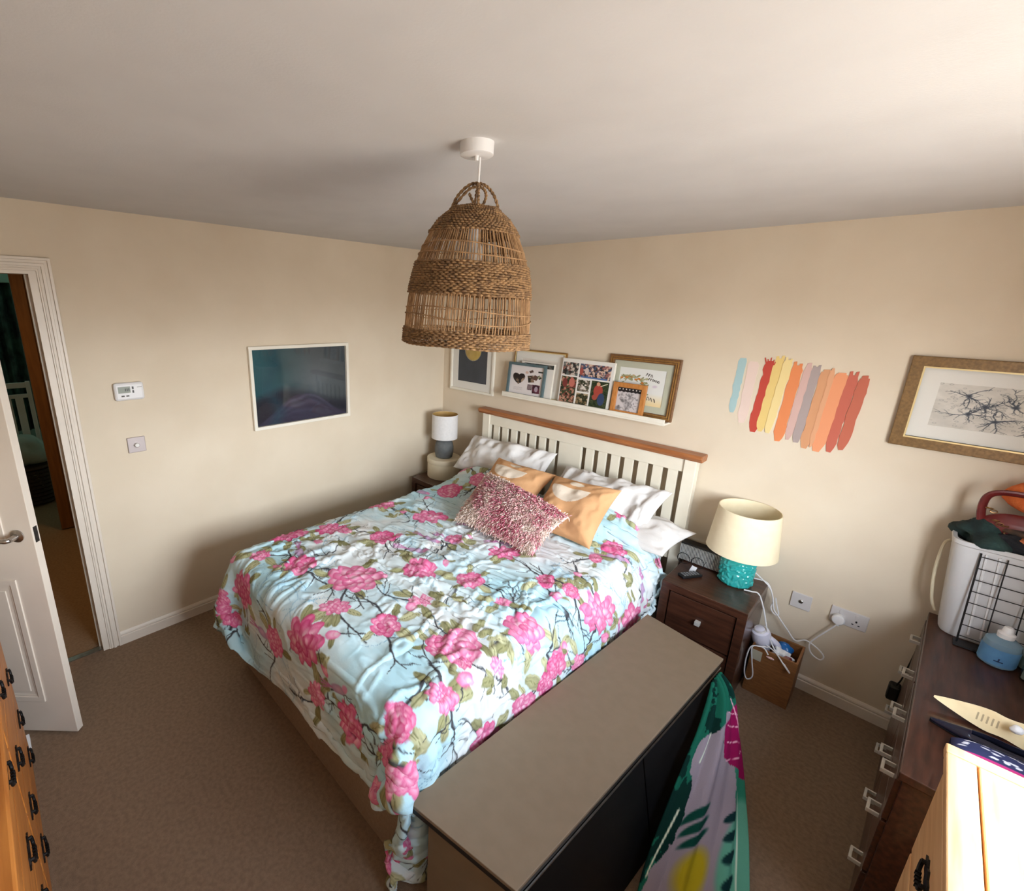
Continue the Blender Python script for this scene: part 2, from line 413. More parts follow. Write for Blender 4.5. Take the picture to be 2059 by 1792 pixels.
cot = thing('cot', 'white slatted cot end in the dim room beyond the hall', 'cot', (-3.2, -2.78, 0))
for y0, y1 in ((-.16, -.12), (.10, .135)): MB().box(-.02, .02, y0, y1, 0, 1.16).obj('post', M_white, cot, bevel=.004)
for z0, z1 in ((1.10, 1.15), (1.00, 1.035), (.30, .34)): MB().box(-.015, .015, -.12, .10, z0, z1).obj('rail', M_white, cot)
for y0, y1 in ((-.10, -.03), (.0, .06)): MB().box(-.01, .01, y0, y1, .34, 1.0).obj('slat', M_white, cot)
hp = thing('wicker_hamper', 'dark wicker hamper on the far room carpet under a pale blanket', 'hamper', (-2.95, -2.80, 0))
hm = MB()
for k in range(9): hm.lathe([(.20, .012 + k*.038), (.215, .028 + k*.038), (.20, .048 + k*.038)], 28, cap0=(k == 0), cap1=(k == 8))
hm.obj('woven_body', mat('dark_wicker', (58, 42, 32), (38, 27, 21), .7, 60), hp)
MB().lathe([(.21, .365), (.22, .375), (.21, .392)], 28).obj('lid_rim', mat('dark_wicker_rim', (66, 48, 36), None, .7), hp)
def lump(name, c, rad, m, seed, amp=.25, parent=None, n=36, freq=3, floor_z=None):
    th = np.linspace(0, math.pi, n//2 + 1); ph = np.linspace(0, 2*math.pi, n, endpoint=False)
    T, Ph = np.meshgrid(th, ph, indexing='ij')
    nz = fbm(n//2 + 1, n + 1, freq + 1, freq + 2, seed, 3)[:, :n]; nz = nz * np.sin(T)
    R = 1 + amp*nz
    P = np.stack([c[0] + rad[0]*R*np.sin(T)*np.cos(Ph), c[1] + rad[1]*R*np.sin(T)*np.sin(Ph), c[2] + rad[2]*R*np.cos(T)], -1)
    if floor_z is not None: P[..., 2] = np.maximum(P[..., 2], floor_z)
    return grid(name, P, m, parent, closed=True)
tag(lump('folded_blanket', (-2.95, -2.80, .53), (.22, .20, .15), mat('pale_blanket', (176, 190, 184), (160, 176, 170), .9, 10), 31, .18, floor_z=.392), 'pale green blanket heaped on the dark wicker hamper', 'blanket')
y_ = np.linspace(-3.25, -2.56, 90); z_ = np.linspace(.55, 2.12, 8)
P = np.stack([np.broadcast_to(-3.75 + .03*np.sin(y_*62) + .012*np.sin(y_*151), (8, 90)), np.broadcast_to(y_, (8, 90)), np.broadcast_to(z_[:, None], (8, 90))], -1)
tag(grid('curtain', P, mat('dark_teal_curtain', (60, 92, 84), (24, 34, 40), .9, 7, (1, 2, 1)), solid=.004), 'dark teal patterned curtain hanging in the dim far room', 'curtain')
tag(MB().box(-3.80, -3.66, -3.28, -2.53, 2.10, 2.20).obj('curtain_pelmet', mat('pale_green_pelmet', (150, 190, 176), None, .7), bevel=.006), 'pale green pelmet above the dark teal curtain', 'pelmet')
# ------------------------------------------------------------------ bed
bed = thing('bed', 'double bed with cream slatted headboard and beige divan base', 'bed', (1.36, -1.1, 0))
def L_(x, y, z): return (x - 1.36, y + 1.1, z)
def bbox(m, x0, x1, y0, y1, z0, z1): return m.box(x0 - 1.36, x1 - 1.36, y0 + 1.1, y1 + 1.1, z0, z1)
bbox(MB(), .655, 2.062, -2.172, -.10, 0, .36).obj('divan_base', M_divan, bed, bevel=.012)
bbox(MB(), .630, 2.080, -2.170, -.09, .361, .655).obj('mattress', M_linen, bed, bevel=.05)
for x0, x1 in ((.550, .618), (2.100, 2.166)):
    bbox(MB(), x0, x1, -.085, -.025, 0, 1.150).obj('post', M_creamwood, bed, bevel=.003)
bbox(MB(), .618, 2.100, -.072, -.035, 1.068, 1.150).obj('top_rail', M_creamwood, bed, bevel=.002)
bbox(MB(), .618, 2.100, -.072, -.035, .50, .60).obj('bottom_rail', M_creamwood, bed, bevel=.002)
bbox(MB(), 1.257, 1.432, -.066, -.040, .60, 1.068).obj('centre_panel', M_creamwood, bed, bevel=.002)
def slats(a, b, n):
    w = (b - a)/(2*n + 1)*1.0; gap = ((b - a) - n*w*1.28)/(n + 1); w *= 1.28
    for k in range(n):
        x = a + gap + k*(w + gap); bbox(MB(), x, x + w, -.062, -.044, .60, 1.068).obj('slat', M_creamwood, bed, bevel=.002)
slats(.618, 1.257, 7); slats(1.432, 2.100, 7)
cap = MB().prism([(-.105, 1.168), (-.105, 1.180), (-.098, 1.190), (-.012, 1.190), (-.005, 1.180), (-.012, 1.150), (-.090, 1.150)], .512 - 1.36, 2.195 - 1.36, 'x')
cap.v = [(x, y + 1.1, z) for x, y, z in cap.v]
cap.obj('headboard_cap', M_oak, bed, bevel=.004)

# ------------------------------------------------------------------ duvet
def painter(ny, nx, w, h, base):
    """Flat print on a w x h metre sheet: returns a canvas with petal / leaf / line brushes (sRGB 0-255)."""
    U, V = np.meshgrid(np.linspace(0, w, nx), np.linspace(0, h, ny))
    I = np.array(np.broadcast_to(base, (ny, nx, 3)), float)
    class Cv: pass
    c = Cv(); c.I, c.U, c.V = I, U, V
    def win(u, v, r):
        j0, j1 = int(max(0, (u-r)/w*(nx-1))), int(min(nx, (u+r)/w*(nx-1) + 2)); i0, i1 = int(max(0, (v-r)/h*(ny-1))), int(min(ny, (v+r)/h*(ny-1) + 2))
        return (slice(i0, i1), slice(j0, j1)) if i1 > i0 and j1 > j0 else None
    def blend(s, a, col): I[s] = I[s]*(1 - a[..., None]) + np.asarray(col, float)*a[..., None]
    def ellipse(u, v, a, b, rot, col, col2=None, soft=.12, alpha=1.0):
        s = win(u, v, max(a, b)*1.3)
        if s is None: return
        x, y = U[s] - u, V[s] - v; cr, sr = math.cos(rot), math.sin(rot)
        p, q = (x*cr + y*sr)/a, (-x*sr + y*cr)/b; d = np.sqrt(p*p + q*q)
        m = np.clip((1 - d)/soft, 0, 1)*alpha
        cc = np.asarray(col, float) if col2 is None else (np.asarray(col, float)*(1 - np.clip(d, 0, 1)[..., None]**1.5) + np.asarray(col2, float)*np.clip(d, 0, 1)[..., None]**1.5)
        I[s] = I[s]*(1 - m[..., None]) + cc*m[..., None]
    def line(pts, wd, col, alpha=1.0):
        for (u0, v0), (u1, v1) in zip(pts[:-1], pts[1:]):
            L = math.hypot(u1-u0, v1-v0) + 1e-9
            s = win((u0+u1)/2, (v0+v1)/2, L/2 + wd*2)
            if s is None: continue
            x, y = U[s] - u0, V[s] - v0; t = np.clip((x*(u1-u0) + y*(v1-v0))/L/L, 0, 1)
            d = np.hypot(x - t*(u1-u0), y - t*(v1-v0)); blend(s, np.clip((wd - d)/(wd*.5), 0, 1)*alpha, col)
    def leaf(u, v, L, ang, rg, wf=.32):
        cu, cv = u + math.cos(ang)*L/2, v + math.sin(ang)*L/2
        g = rg.uniform(0, 1); c1 = np.array((204, 202, 160))*(1-g) + np.array((150, 148, 104))*g
        ellipse(cu, cv, L/2, L*wf/2, ang, c1, c1*.8, .15)
        line([(u, v), (u + math.cos(ang)*L*.9, v + math.sin(ang)*L*.9)], .0022, (98, 98, 62), .7)
    def flower(u, v, ru, rv, rot, rg, pale=0.0):
        deep = np.array((194, 54, 108)); pink = np.array((226, 122, 164)); light = np.array((244, 204, 218))
        cr, sr = math.cos(rot), math.sin(rot)
        for ring, (rr, n) in enumerate(((.68, 9), (.50, 8), (.28, 6), (.0, 3))):
            for k in range(n):
                an = 2*math.pi*(k + rg.uniform(-.3, .3))/n + ring
                px, py = rr*math.cos(an)*ru, rr*math.sin(an)*rv
                uu, vv = u + px*cr - py*sr, v + px*sr + py*cr
                sz = (.36 - .04*ring)*rg.uniform(.85, 1.2); t = rg.uniform(0, 1)
                ctr = (light*(1-t) + pink*t)*(1-pale) + light*pale; rim = (deep*(.4+.6*t) + pink*(.6-.6*t))*(1-pale*.7) + pink*pale*.7
                ellipse(uu, vv, sz*ru, sz*rv*.9, an + rot, ctr, rim, .08)
                if rg.uniform() < .5: ellipse(uu + .2*sz*px, vv + .2*sz*py, sz*ru*.45, sz*rv*.28, an + rot + 1.2, light, None, .5, .6)
    def branch(u, v, ang, L, wd, rg, depth=0, col=(66, 66, 70)):
        pts = [(u, v)]; a = ang; n = max(3, int(L/.03))
        for k in range(n):
            a += rg.uniform(-.38, .38); pts.append((pts[-1][0] + math.cos(a)*L/n, pts[-1][1] + math.sin(a)*L/n))
        for k in range(n): line(pts[k:k+2], wd*(1 - .7*k/n), col)
        if depth < 1:
            for k in range(1, n):
                if rg.uniform() < .55: branch(pts[k][0], pts[k][1], a + rg.choice([-1, 1])*rg.uniform(.5, 1.0), L*.35, wd*.5, rg, depth+1, col)
        return pts
    c.ellipse, c.line, c.leaf, c.flower, c.branch = ellipse, line, leaf, flower, branch
    return c



FLOWERS = []  # (u, v, ru, rv, rot, pale)
FLOWERS = [
(0.324,1.422,0.109,0.060,-1.14,0.0), (0.427,1.630,0.046,0.039,-0.72,0.2), (0.649,1.548,0.079,0.081,-1.00,0.0), (0.922,1.438,0.126,0.109,-0.77,0.3), (1.104,1.175,0.087,0.077,-0.77,0.1),
(0.728,1.070,0.071,0.069,-0.77,0.0), (0.444,1.202,0.091,0.062,-0.77,0.0), (1.030,1.636,0.067,0.048,-0.77,0.4), (1.269,1.570,0.063,0.073,-0.78,0.0), (1.337,1.070,0.065,0.064,-0.74,0.2),
(1.690,1.197,0.081,0.080,-0.89,0.2), (1.872,0.746,0.130,0.071,-1.04,0.4), (2.088,0.467,0.130,0.079,-0.93,0.2), (1.747,0.280,0.065,0.091,-0.25,0.0), (1.707,0.456,0.034,0.053,-0.38,0.3),
(1.815,0.000,0.037,0.034,-0.55,0.4), (1.502,1.515,0.051,0.060,-0.67,0.0), (1.570,1.460,0.073,0.114,-0.61,0.7), (1.627,1.520,0.030,0.030,-0.60,0.0), (1.650,1.685,0.052,0.038,-0.92,0.4),
(1.895,1.109,0.065,0.051,-1.01,0.0), (1.934,1.191,0.054,0.051,-0.95,0.0), (1.946,1.542,0.087,0.063,-0.81,0.2), (1.604,1.839,0.051,0.061,-0.71,0.0), (1.621,1.943,0.061,0.049,-0.74,0.2),
(1.377,1.992,0.090,0.085,-0.61,0.2), (1.035,1.833,0.127,0.081,-0.40,0.0), (0.779,1.948,0.071,0.075,0.15,0.3), (0.455,1.817,0.099,0.089,-0.31,0.0), (0.262,1.921,0.031,0.102,0.11,0.2),
(0.569,0.307,0.087,0.117,-0.72,0.0), (0.478,0.000,0.072,0.030,-0.15,0.1), (1.030,0.801,0.051,0.052,-0.65,0.3), (1.320,0.735,0.091,0.058,-0.77,0.2), (1.604,0.834,0.046,0.070,-0.46,0.0),
(1.684,0.000,0.035,0.030,-0.24,0.0), (1.980,0.972,0.046,0.040,-0.90,0.6), (0.745,0.692,0.107,0.083,-0.77,0.1), (0.415,0.768,0.061,0.053,-0.86,0.3), (1.542,1.120,0.040,0.030,-0.77,0.5),
(1.269,1.350,0.059,0.030,-0.77,0.6), (1.724,0.823,0.038,0.051,-0.40,0.1), (0.688,0.126,0.056,0.076,-0.65,0.3), (2.025,0.022,0.040,0.033,-1.28,0.4), (0.364,0.818,0.055,0.030,-1.47,0.3),
(1.718,1.932,0.066,0.040,-0.52,0.3), (1.951,1.328,0.068,0.066,-0.94,0.5), (1.138,2.014,0.071,0.049,-0.48,0.5), (1.707,1.427,0.030,0.030,-1.05,0.6)]

FLOWERS += [(2.17, 2.04, .05, .06, .3, .2), (1.96, 2.12, .06, .05, 0, .3), (2.20, 1.80, .05, .05, 0, .2), (1.62, 2.10, .05, .04, .2, .5), (.30, 2.02, .06, .05, 0, .2), (.14, 1.70, .06, .05, 0, .2)]
def duvet_print(n):
    rg = np.random.default_rng(12)
    b1 = fbm(n, n, 9, 9, 51, 4)[..., None]; b2 = fbm(n, n, 12, 12, 61, 4)[..., None]; b3 = fbm(n, n, 40, 40, 71, 2)[..., None]
    base = np.array((204, 226, 232.)) + np.clip(b1*1.2, -1, 1)*np.array((-22, -6, -1)) + np.clip(b2 - .2, 0, 1)*np.array((6, -2, -6)) + b3*5
    c = painter(n, n, DW, DL, base)
    for k in range(80):                                             # faint blue twigs in the ground
        u, v = rg.uniform(0, DW), rg.uniform(0, DL)
        for q in range(3): c.branch(u, v, rg.uniform(0, 6.28), rg.uniform(.08, .2), .0026, rg, 0, (134, 176, 198))
        c.ellipse(u, v, .09, .07, rg.uniform(0, 3), (176, 208, 222), None, .9, .45)
    for (u, v, ru, rv, rot, pale) in FLOWERS:
        R = max(ru, rv)
        if R > .045:
            a0 = rg.uniform(0, 6.28)
            for q in range(rg.integers(1, 3)):
                a = a0 + q*2.4 + rg.uniform(-.4, .4); c.branch(u + math.cos(a)*R*.6, v + math.sin(a)*R*.6, a, rg.uniform(.16, .30), .0075, rg)
        for q in range(5 if R > .05 else 3):
            a = rg.uniform(0, 6.28); c.leaf(u + math.cos(a)*ru*.8, v + math.sin(a)*rv*.8, rg.uniform(.06, .11), a + rg.uniform(-.5, .5), rg, .42)
    for k in range(26):
        u, v = rg.uniform(.1, DW-.1), rg.uniform(.1, DL-.1); a = rg.uniform(0, 6.28)
        for q in range(3): c.leaf(u, v, rg.uniform(.05, .085), a + q*.8, rg, .42)
    for k in range(14):                                             # mauve birds on dark twigs
        u, v = rg.uniform(.15, DW-.15), rg.uniform(.15, DL-.15); a = rg.uniform(-.6, .6)
        c.branch(u - .05, v + .03, a, .15, .006, rg)
        c.ellipse(u, v, .055, .022, a, (206, 170, 200), (160, 140, 178), .2); c.ellipse(u + .05*math.cos(a), v + .05*math.sin(a) - .012, .02, .017, a, (216, 150, 190), None, .2)
        for q in (-1, 0, 1): c.line([(u - .04*math.cos(a), v - .04*math.sin(a)), (u - .13*math.cos(a + q*.12), v - .13*math.sin(a + q*.12))], .004, (190, 120, 168))
    for k in range(44):                                             # buds and half-open blooms on thin stems
        u, v = rg.uniform(.05, DW-.05), rg.uniform(.05, DL-.05); a = rg.uniform(0, 6.28); r = rg.uniform(.018, .030)
        c.branch(u, v, a, rg.uniform(.07, .14), .0045, rg); c.leaf(u, v, .06, a + 1.2, rg, .45)
        c.ellipse(u, v, r*1.2, r*.85, a, (244, 190, 212), (214, 90, 142), .15); c.ellipse(u + .4*r, v - .3*r, r*.7, r*.5, a + .6, (250, 214, 226), (230, 130, 172), .2)
    for (u, v, ru, rv, rot, pale) in FLOWERS: c.flower(u, v, ru, rv, rot, rg, min(1, pale + rg.uniform(0, .22)))
    return lin(c.I)

ND = 520
PD = duvet_cloth()
W_ = upmat(DN, ND)
PD = np.einsum('ai,ijk,bj->abk', W_, PD, W_)
def normals(P):
    n = np.cross(np.gradient(P, axis=1), np.gradient(P, axis=0)); return n/np.maximum(np.linalg.norm(n, axis=-1, keepdims=True), 1e-9)
NN = normals(PD); NN *= np.sign(NN[ND//2, ND//2, 2])
def ridged(ly, lx, seed, oct=2):
    return np.clip(1 - np.abs(fbm(ND, ND, ly, lx, seed, oct))*2.2, 0, 1)**2
amp = np.clip(.45 + .8*fbm(ND, ND, 5, 4, 99, 2), .05, 1.2); a2 = np.clip(.4 + .9*fbm(ND, ND, 4, 5, 103, 2), 0, 1.2)
PD = PD + NN*(amp*.015*ridged(34, 6, 81) + a2*.012*ridged(12, 26, 91) + amp*.010*ridged(52, 20, 87, 1) + a2*.006*ridged(40, 44, 83, 1) + .0011*fbm(ND, ND, 70, 50, 95, 2))[..., None]
uu_, vv_ = np.meshgrid(np.linspace(0, DW, ND), np.linspace(0, DL, ND)); RC = .13        # rounded foot corners
dx_ = np.maximum(np.maximum(RC - uu_, uu_ - (DW - RC)), 0); dy_ = np.maximum(vv_ - (DL - RC), 0)
duvet = grid('duvet', PD, M_cloth, None, duvet_print(ND), solid=.012, keep=np.hypot(dx_, dy_) <= RC)
tag(duvet, 'rumpled pale blue duvet with pink flowers and dark twigs', 'duvet')

# ------------------------------------------------------------------ pillows and cushions
def pillow(name, BL, BR, TL, TR, T, m, seed, wr=.01, wfreq=(5, 5), col=None, n=56, pinch=.06, flat_back=.5, parent=None):
    BL, BR, TL, TR = (np.array(p, float) for p in (BL, BR, TL, TR))
    a = np.sin(np.linspace(-math.pi/2, math.pi/2, n)); A, B = np.meshgrid(a, a)
    f = np.clip((1 - np.abs(A)**2.6)*(1 - np.abs(B)**2.6), 0, 1)**.5
    A2 = A*(1 - pinch*(1 - B*B)); B2 = B*(1 - pinch*(1 - A*A))
    s, t = ((A2 + 1)/2)[..., None], ((B2 + 1)/2)[..., None]
    Pm = BL*(1-s)*(1-t) + BR*s*(1-t) + TL*(1-s)*t + TR*s*t
    nrm = np.cross(BR - BL, TL - BL); nrm /= np.linalg.norm(nrm)
    w = fbm(n, n, wfreq[0], wfreq[1], seed, 3)
    front = Pm + nrm*(T*f + wr*w*np.minimum(f*1.5, 1))[..., None]
    back = Pm - nrm*(T*flat_back*f)[..., None]
    P = np.concatenate([front, back[::-1]], 0)
    cc = None
    if col is not None:
        c0 = lin(col((A + 1)/2, (B + 1)/2)); cc = np.concatenate([c0, np.broadcast_to(lin(col.back), c0.shape)], 0)
    o = grid(name, P, m, parent, cc)
    return o, front, nrm, A, B
o, *_ = pillow('pillow', (.50, -.36, .735), (1.29, -.36, .735), (.515, -.13, .965), (1.29, -.13, .995), .085, M_linen, 3, .030, (4, 13))
tag(o, 'white pillow propped against the left half of the headboard', 'pillow')
o, *_ = pillow('pillow', (1.36, -.42, .75), (2.04, -.40, .72), (1.37, -.13, .925), (2.08, -.13, .945), .075, M_linen, 5, .032, (4, 14))
tag(o, 'creased white pillow propped on the right half of the headboard', 'pillow')
o, *_ = pillow('pillow', (1.50, -.50, .70), (2.20, -.50, .715), (1.50, -.11, .70), (2.24, -.11, .735), .085, M_linen, 7, .02, (5, 7))
tag(o, 'flat white pillow sticking out past the mattress beside the turquoise lamp', 'pillow')

def peach(u, v):
    c = np.array(np.broadcast_to(np.array((210., 160, 114)), u.shape + (3,)))
    c += (fbm(u.shape[0], u.shape[1], 5, 5, 15, 3)*6)[..., None]
    x, y = (u - .42)/.30, (v - .76)/.26
    m = ((x*x + y*y) < 1) & (y < .05)
    c[m] = (232, 216, 196)
    x, y = (u - .46)/.11, (v - .87)/.045
    c[(x*x + y*y) < 1] = (232, 216, 196)
    return c
peach.back = (200, 148, 102)
M_peach = mat('peach_cotton', (226, 160, 96), None, .85, attr='Col', spec=.2, bump=.15, bscale=60)
o, *_ = pillow('cushion', (.99, -.70, .73), (1.44, -.72, .735), (.985, -.40, .945), (1.455, -.40, .945), .075, M_peach, 11, .014, (5, 5), peach, 150, pinch=.09)
tag(o, 'peach cushion with white half moon print half hidden behind the pink shaggy cushion', 'cushion', 'peach half moon cushions')
o, *_ = pillow('cushion', (1.49, -.76, .715), (1.915, -.76, .735), (1.47, -.43, .955), (1.905, -.43, .985), .08, M_peach, 13, .014, (5, 5), peach, 150, pinch=.09)
tag(o, 'peach cushion with white half moon print right of the pink shaggy cushion', 'cushion', 'peach half moon cushions')
M_fur = mat('pink_fur', (200, 120, 140), None, .9, attr='Col', spec=.15)
def furcol(u, v):
    n1 = fbm(u.shape[0], u.shape[1], 6, 7, 25, 3) if u.ndim == 2 else 0
    t = np.clip(.40 + .9*n1, 0, 1)[..., None]
    return np.array((246, 224, 210.))*(1 - t) + np.array((216, 116, 140.))*t
furcol.back = (190, 110, 120)
fc, front, nrm, A, B = pillow('shaggy_cushion', (1.20, -1.05, .745), (1.755, -1.055, .74), (1.085, -.63, .905), (1.83, -.86, .925), .10, M_fur, 17, .012, (4, 4), furcol, 80)
tag(fc, 'pink and cream shaggy fur cushion lying in front of the peach cushions', 'cushion')
rg = np.random.default_rng(8)
FN = normals(front); FN *= np.sign((FN*nrm).sum(-1).mean())
TC = furcol((A + 1)/2, (B + 1)/2)
V_, F_, C_ = [], [], []
for k in range(15000):
    i, j = rg.integers(0, 80, 2)
    # pick evenly in surface parameter, not in sine-spaced rows
    i = int(np.clip((math.asin(rg.uniform(-1, 1))/math.pi + .5)*79, 0, 79)); j = int(np.clip((math.asin(rg.uniform(-1, 1))/math.pi + .5)*79, 0, 79))
    p = front[i, j] + rg.normal(0, .003, 3); n = FN[i, j] + rg.normal(0, .6, 3) + np.array((.1, -.25, -.25)); n /= np.linalg.norm(n)
    L = rg.uniform(.012, .026); side = np.cross(n, rg.normal(0, 1, 3)); side /= np.linalg.norm(side); w = .0026
    bend = np.array((0, -.004, -.008))
    b = len(V_)
    for h, ww in ((0, 1), (.55, .9)):
        q = p + n*L*h + bend*h*h; V_ += [q - side*w*ww, q + side*w*ww]
    V_.append(p + n*L + bend)
    F_ += [(b, b+1, b+3, b+2), (b+2, b+3, b+4)]
    base = (TC[i, j] if rg.uniform() < .72 else np.array((246, 226, 212.)))*rg.uniform(.85, 1.08); tip = base*.45 + np.array((240, 212, 200))*.55
    C_ += [base*.88, base*.88, base, base, tip]
me = bpy.data.meshes.new('fur'); me.from_pydata([tuple(v) for v in V_], [], F_); me.update()
ca = me.color_attributes.new('Col', 'FLOAT_COLOR', 'POINT'); ca.data.foreach_set('color', np.concatenate([lin(np.clip(np.array(C_), 0, 255)), np.ones((len(C_), 1))], 1).reshape(-1).astype(np.float32))
stuff(link('fur', me, M_fur, fc))

# ------------------------------------------------------------------ bedside tables
def bedside(x0, x1, label):
    y0, y1, h = -.435, -.025, .55
    t = thing('bedside_table', label, 'bedside table', (x0, y0, 0)); w, d = x1 - x0, y1 - y0
    MB().box(0, w, 0, d, h - .045, h).obj('table_top', M_darkwood, t, bevel=.003)
    for a, b in ((0, .042), (w - .042, w)): MB().box(a, b, 0, d, 0, h - .045).obj('side_panel', M_darkwood, t, bevel=.002)
    MB().box(.042, w - .042, d - .015, d, .04, h - .045).obj('back_panel', M_darkwood, t)
    MB().box(.042, w - .042, .01, d - .015, .03, .05).obj('bottom_panel', M_darkwood, t)
    for z0, z1 in ((.268, h - .055), (.055, .258)):
        dr = MB().box(.047, w - .047, .012, .034, z0, z1).obj('drawer_front', M_darkwood, t, bevel=.002)
        MB().box(w/2 - .013, w/2 + .013, -.012, .012, (z0+z1)/2 - .012, (z0+z1)/2 + .012).obj('knob', M_knob, dr, bevel=.002)
    return t
bedside(2.200, 2.615, 'dark wooden bedside table carrying the turquoise lamp')
bedside(.085, .545, 'dark wooden bedside table in the far corner under the grey lamp')

# ------------------------------------------------------------------ lamps
def shade_mesh(r0, r1, z0, z1, t=.004, n=48):
    m = MB(); m.lathe([(r0, z0), (r1, z1), (r1 - t, z1), (r0 - t, z0), (r0, z0)], n, cap0=False, cap1=False); return m
lp = thing('table_lamp', 'turquoise ceramic lamp with embossed leaves and cream drum shade', 'lamp', (2.478, -.155, .55))
n1, n2 = 150, 46
zz = np.linspace(0, .150, n2); ph = np.linspace(0, 2*math.pi, n1, endpoint=False)
rr = .083 - .010*np.clip((zz - .128)/.022, 0, 1)**2 - .012*np.clip((.012 - zz)/.012, 0, 1)**2
rel = np.zeros((n2, n1)); rg = np.random.default_rng(41)
for k in range(190):
    a0, z0, an = rg.uniform(0, 6.28), rg.uniform(.012, .138), rg.uniform(0, 6.28)
    da = ((ph - a0 + math.pi) % (2*math.pi) - math.pi)*.083; X, Y = np.meshgrid(da, zz - z0)
    p = X*math.cos(an) + Y*math.sin(an); q = -X*math.sin(an) + Y*math.cos(an)
    rel = np.maximum(rel, np.sqrt(np.clip(1 - (p/.016)**2 - (q/.0062)**2, 0, 1))*rg.uniform(.6, 1))
R_ = rr[:, None] + .0075*rel - .003
M_turq = mat('turquoise_glaze', (52, 176, 170), (42, 160, 156), .15, 8, coat=.4)
P = np.stack([R_*np.cos(ph), R_*np.sin(ph), np.broadcast_to(zz[:, None], R_.shape)], -1)
grid('embossed_base', P, M_turq, lp, closed=True)
MB().lathe([(.001, .149), (.066, .150), (.070, .154), (.068, .178), (.066, .180), (.02, .184), (.02, .20)], 40).obj('shoulder', M_turq, lp, smooth=True)
MB().lathe([(.068, .0), (.07, .004), (.07, .006)], 40).obj('foot', M_turq, lp)
MB().lathe([(.014, .184), (.014, .25)], 16).obj('bulb_holder', M_white, lp, smooth=True)
MB().lathe([(.012, .25), (.028, .29), (.030, .31), (.018, .335), (.002, .345)], 20).obj('bulb', mat('opal_bulb', (236, 232, 224), None, .3), lp, smooth=True)
M_shade = mat('cream_shade', (240, 224, 190), (236, 219, 184), .8, 30)
shade_mesh(.168, .143, .196, .437).obj('lamp_shade', M_shade, lp, smooth=True)
m = MB()
for k in range(3): m.tube([(.014*math.cos(k*2.09), .014*math.sin(k*2.09), .245), (.163*math.cos(k*2.09), .163*math.sin(k*2.09), .215)], .0015, 5)
m.obj('shade_carrier', M_steel, lp)

l2 = thing('table_lamp', 'small grey stone jar lamp with white drum shade in the corner', 'lamp', (.232, -.20, .722))
MB().lathe([(.052, 0), (.072, .006), (.080, .05), (.080, .095), (.070, .135), (.05, .158), (.022, .165), (.022, .19)], 40).obj('jar_base', mat('grey_concrete', (112, 114, 114), (92, 94, 95), .8, 14, bump=.2, bscale=60), l2, smooth=True)
MB().lathe([(.013, .19), (.013, .23), (.026, .27), (.02, .30), (.002, .31)], 16).obj('bulb', M_white, l2, smooth=True)
m = MB().lathe([(.111, .172), (.109, .378)], 48, cap0=False, cap1=False); m.obj('lamp_shade', mat('white_linen_shade', (226, 222, 220), (220, 216, 214), .85, 60), l2, smooth=True)
m = MB().lathe([(.1095, .173), (.1075, .377)], 48, cap0=False, cap1=False); m.obj('shade_lining', mat('gold_lining', (196, 160, 96), None, .5), l2, smooth=True)
m = MB()
for k in range(3): m.tube([(.013*math.cos(k*2.09), .013*math.sin(k*2.09), .20), (.108*math.cos(k*2.09), .108*math.sin(k*2.09), .20)], .0014, 5)
m.obj('shade_carrier', M_steel, l2)
cb = thing('round_box', 'cream round box under the small grey lamp', 'box', (.232, -.20, .55))
MB().lathe([(.137, 0), (.140, .004), (.140, .128), (.137, .132)], 56).obj('box_body', mat('cream_card', (226, 212, 184), (220, 206, 178), .7, 8), cb, smooth=True)
MB().lathe([(.143, .130), (.144, .133), (.144, .168), (.141, .172)], 56).obj('box_lid', mat('cream_card_lid', (230, 217, 190), None, .7), cb, smooth=True)
tag(MB().tube(bez([(.15, -.19, .728), (.105, -.17, .70), (.07, -.16, .64), (.06, -.17, .575), (.075, -.20, .557), (.10, -.36, .556)], 6), .003, 6).obj('lamp_flex', mat('brown_flex', (96, 76, 58), None, .5)), 'brown flex running down beside the cream round box', 'cable')

# ------------------------------------------------------------------ bedside clutter on the right
rb = thing('clock_radio', 'black radio with ribbed silver front behind the turquoise lamp', 'radio', (2.305, -.095, .55))
MB().box(-.135, .125, -.028, .045, 0, .112).obj('casing', M_black, rb, bevel=.008)
m = MB()
for k in range(34): m.box(-.130 + k*.0076, -.1262 + k*.0076, -.036, -.028, .008, .104)
stuff(m.obj('ribbed_grille', mat('grille_silver', (196, 194, 190), None, .4, metal=.2), rb))
eg = thing('eyeglasses', 'thin round black eyeglasses standing on the bedside table', 'glasses', (2.252, -.175, .553))
def ring(c, r, n=28): return [(c[0] + r*math.cos(2*math.pi*k/n), c[1], c[2] + r*math.sin(2*math.pi*k/n)) for k in range(n)]
for s in (-1, 1):
    MB().tube(ring((s*.038, 0, .035), .033), .0022, 6, closed=True).obj('rim', M_black, eg)
    lens = MB(); lens.lathe([(.032, 0), (.032, .001)], 24); lens.v = [(s*.038 + x, z, .035 + y) for x, y, z in lens.v]; lens.obj('lens', M_glass, eg)
    MB().tube(bez([(s*.071, .001, .042), (s*.072, .03, .040), (s*.066, .075, .030), (s*.060, .092, .010), (s*.058, .10, .002)], 5), .0013, 5).obj('temple', M_black, eg)
MB().tube(bez([(-.006, 0, .042), (0, -.002, .046), (.006, 0, .042)], 5), .0014, 5).obj('bridge', M_black, eg)
rc = thing('remote_control', 'small black remote control lying in front of the eyeglasses', 'remote', (2.292, -.285, .551), -.55)
MB().box(-.024, .024, -.062, .062, 0, .016).obj('casing', M_black, rc, bevel=.004)
m = MB()
for i in range(3):
    for j in range(6): m.box(-.017 + i*.0125, -.009 + i*.0125, -.050 + j*.017, -.040 + j*.017, .016, .0185)
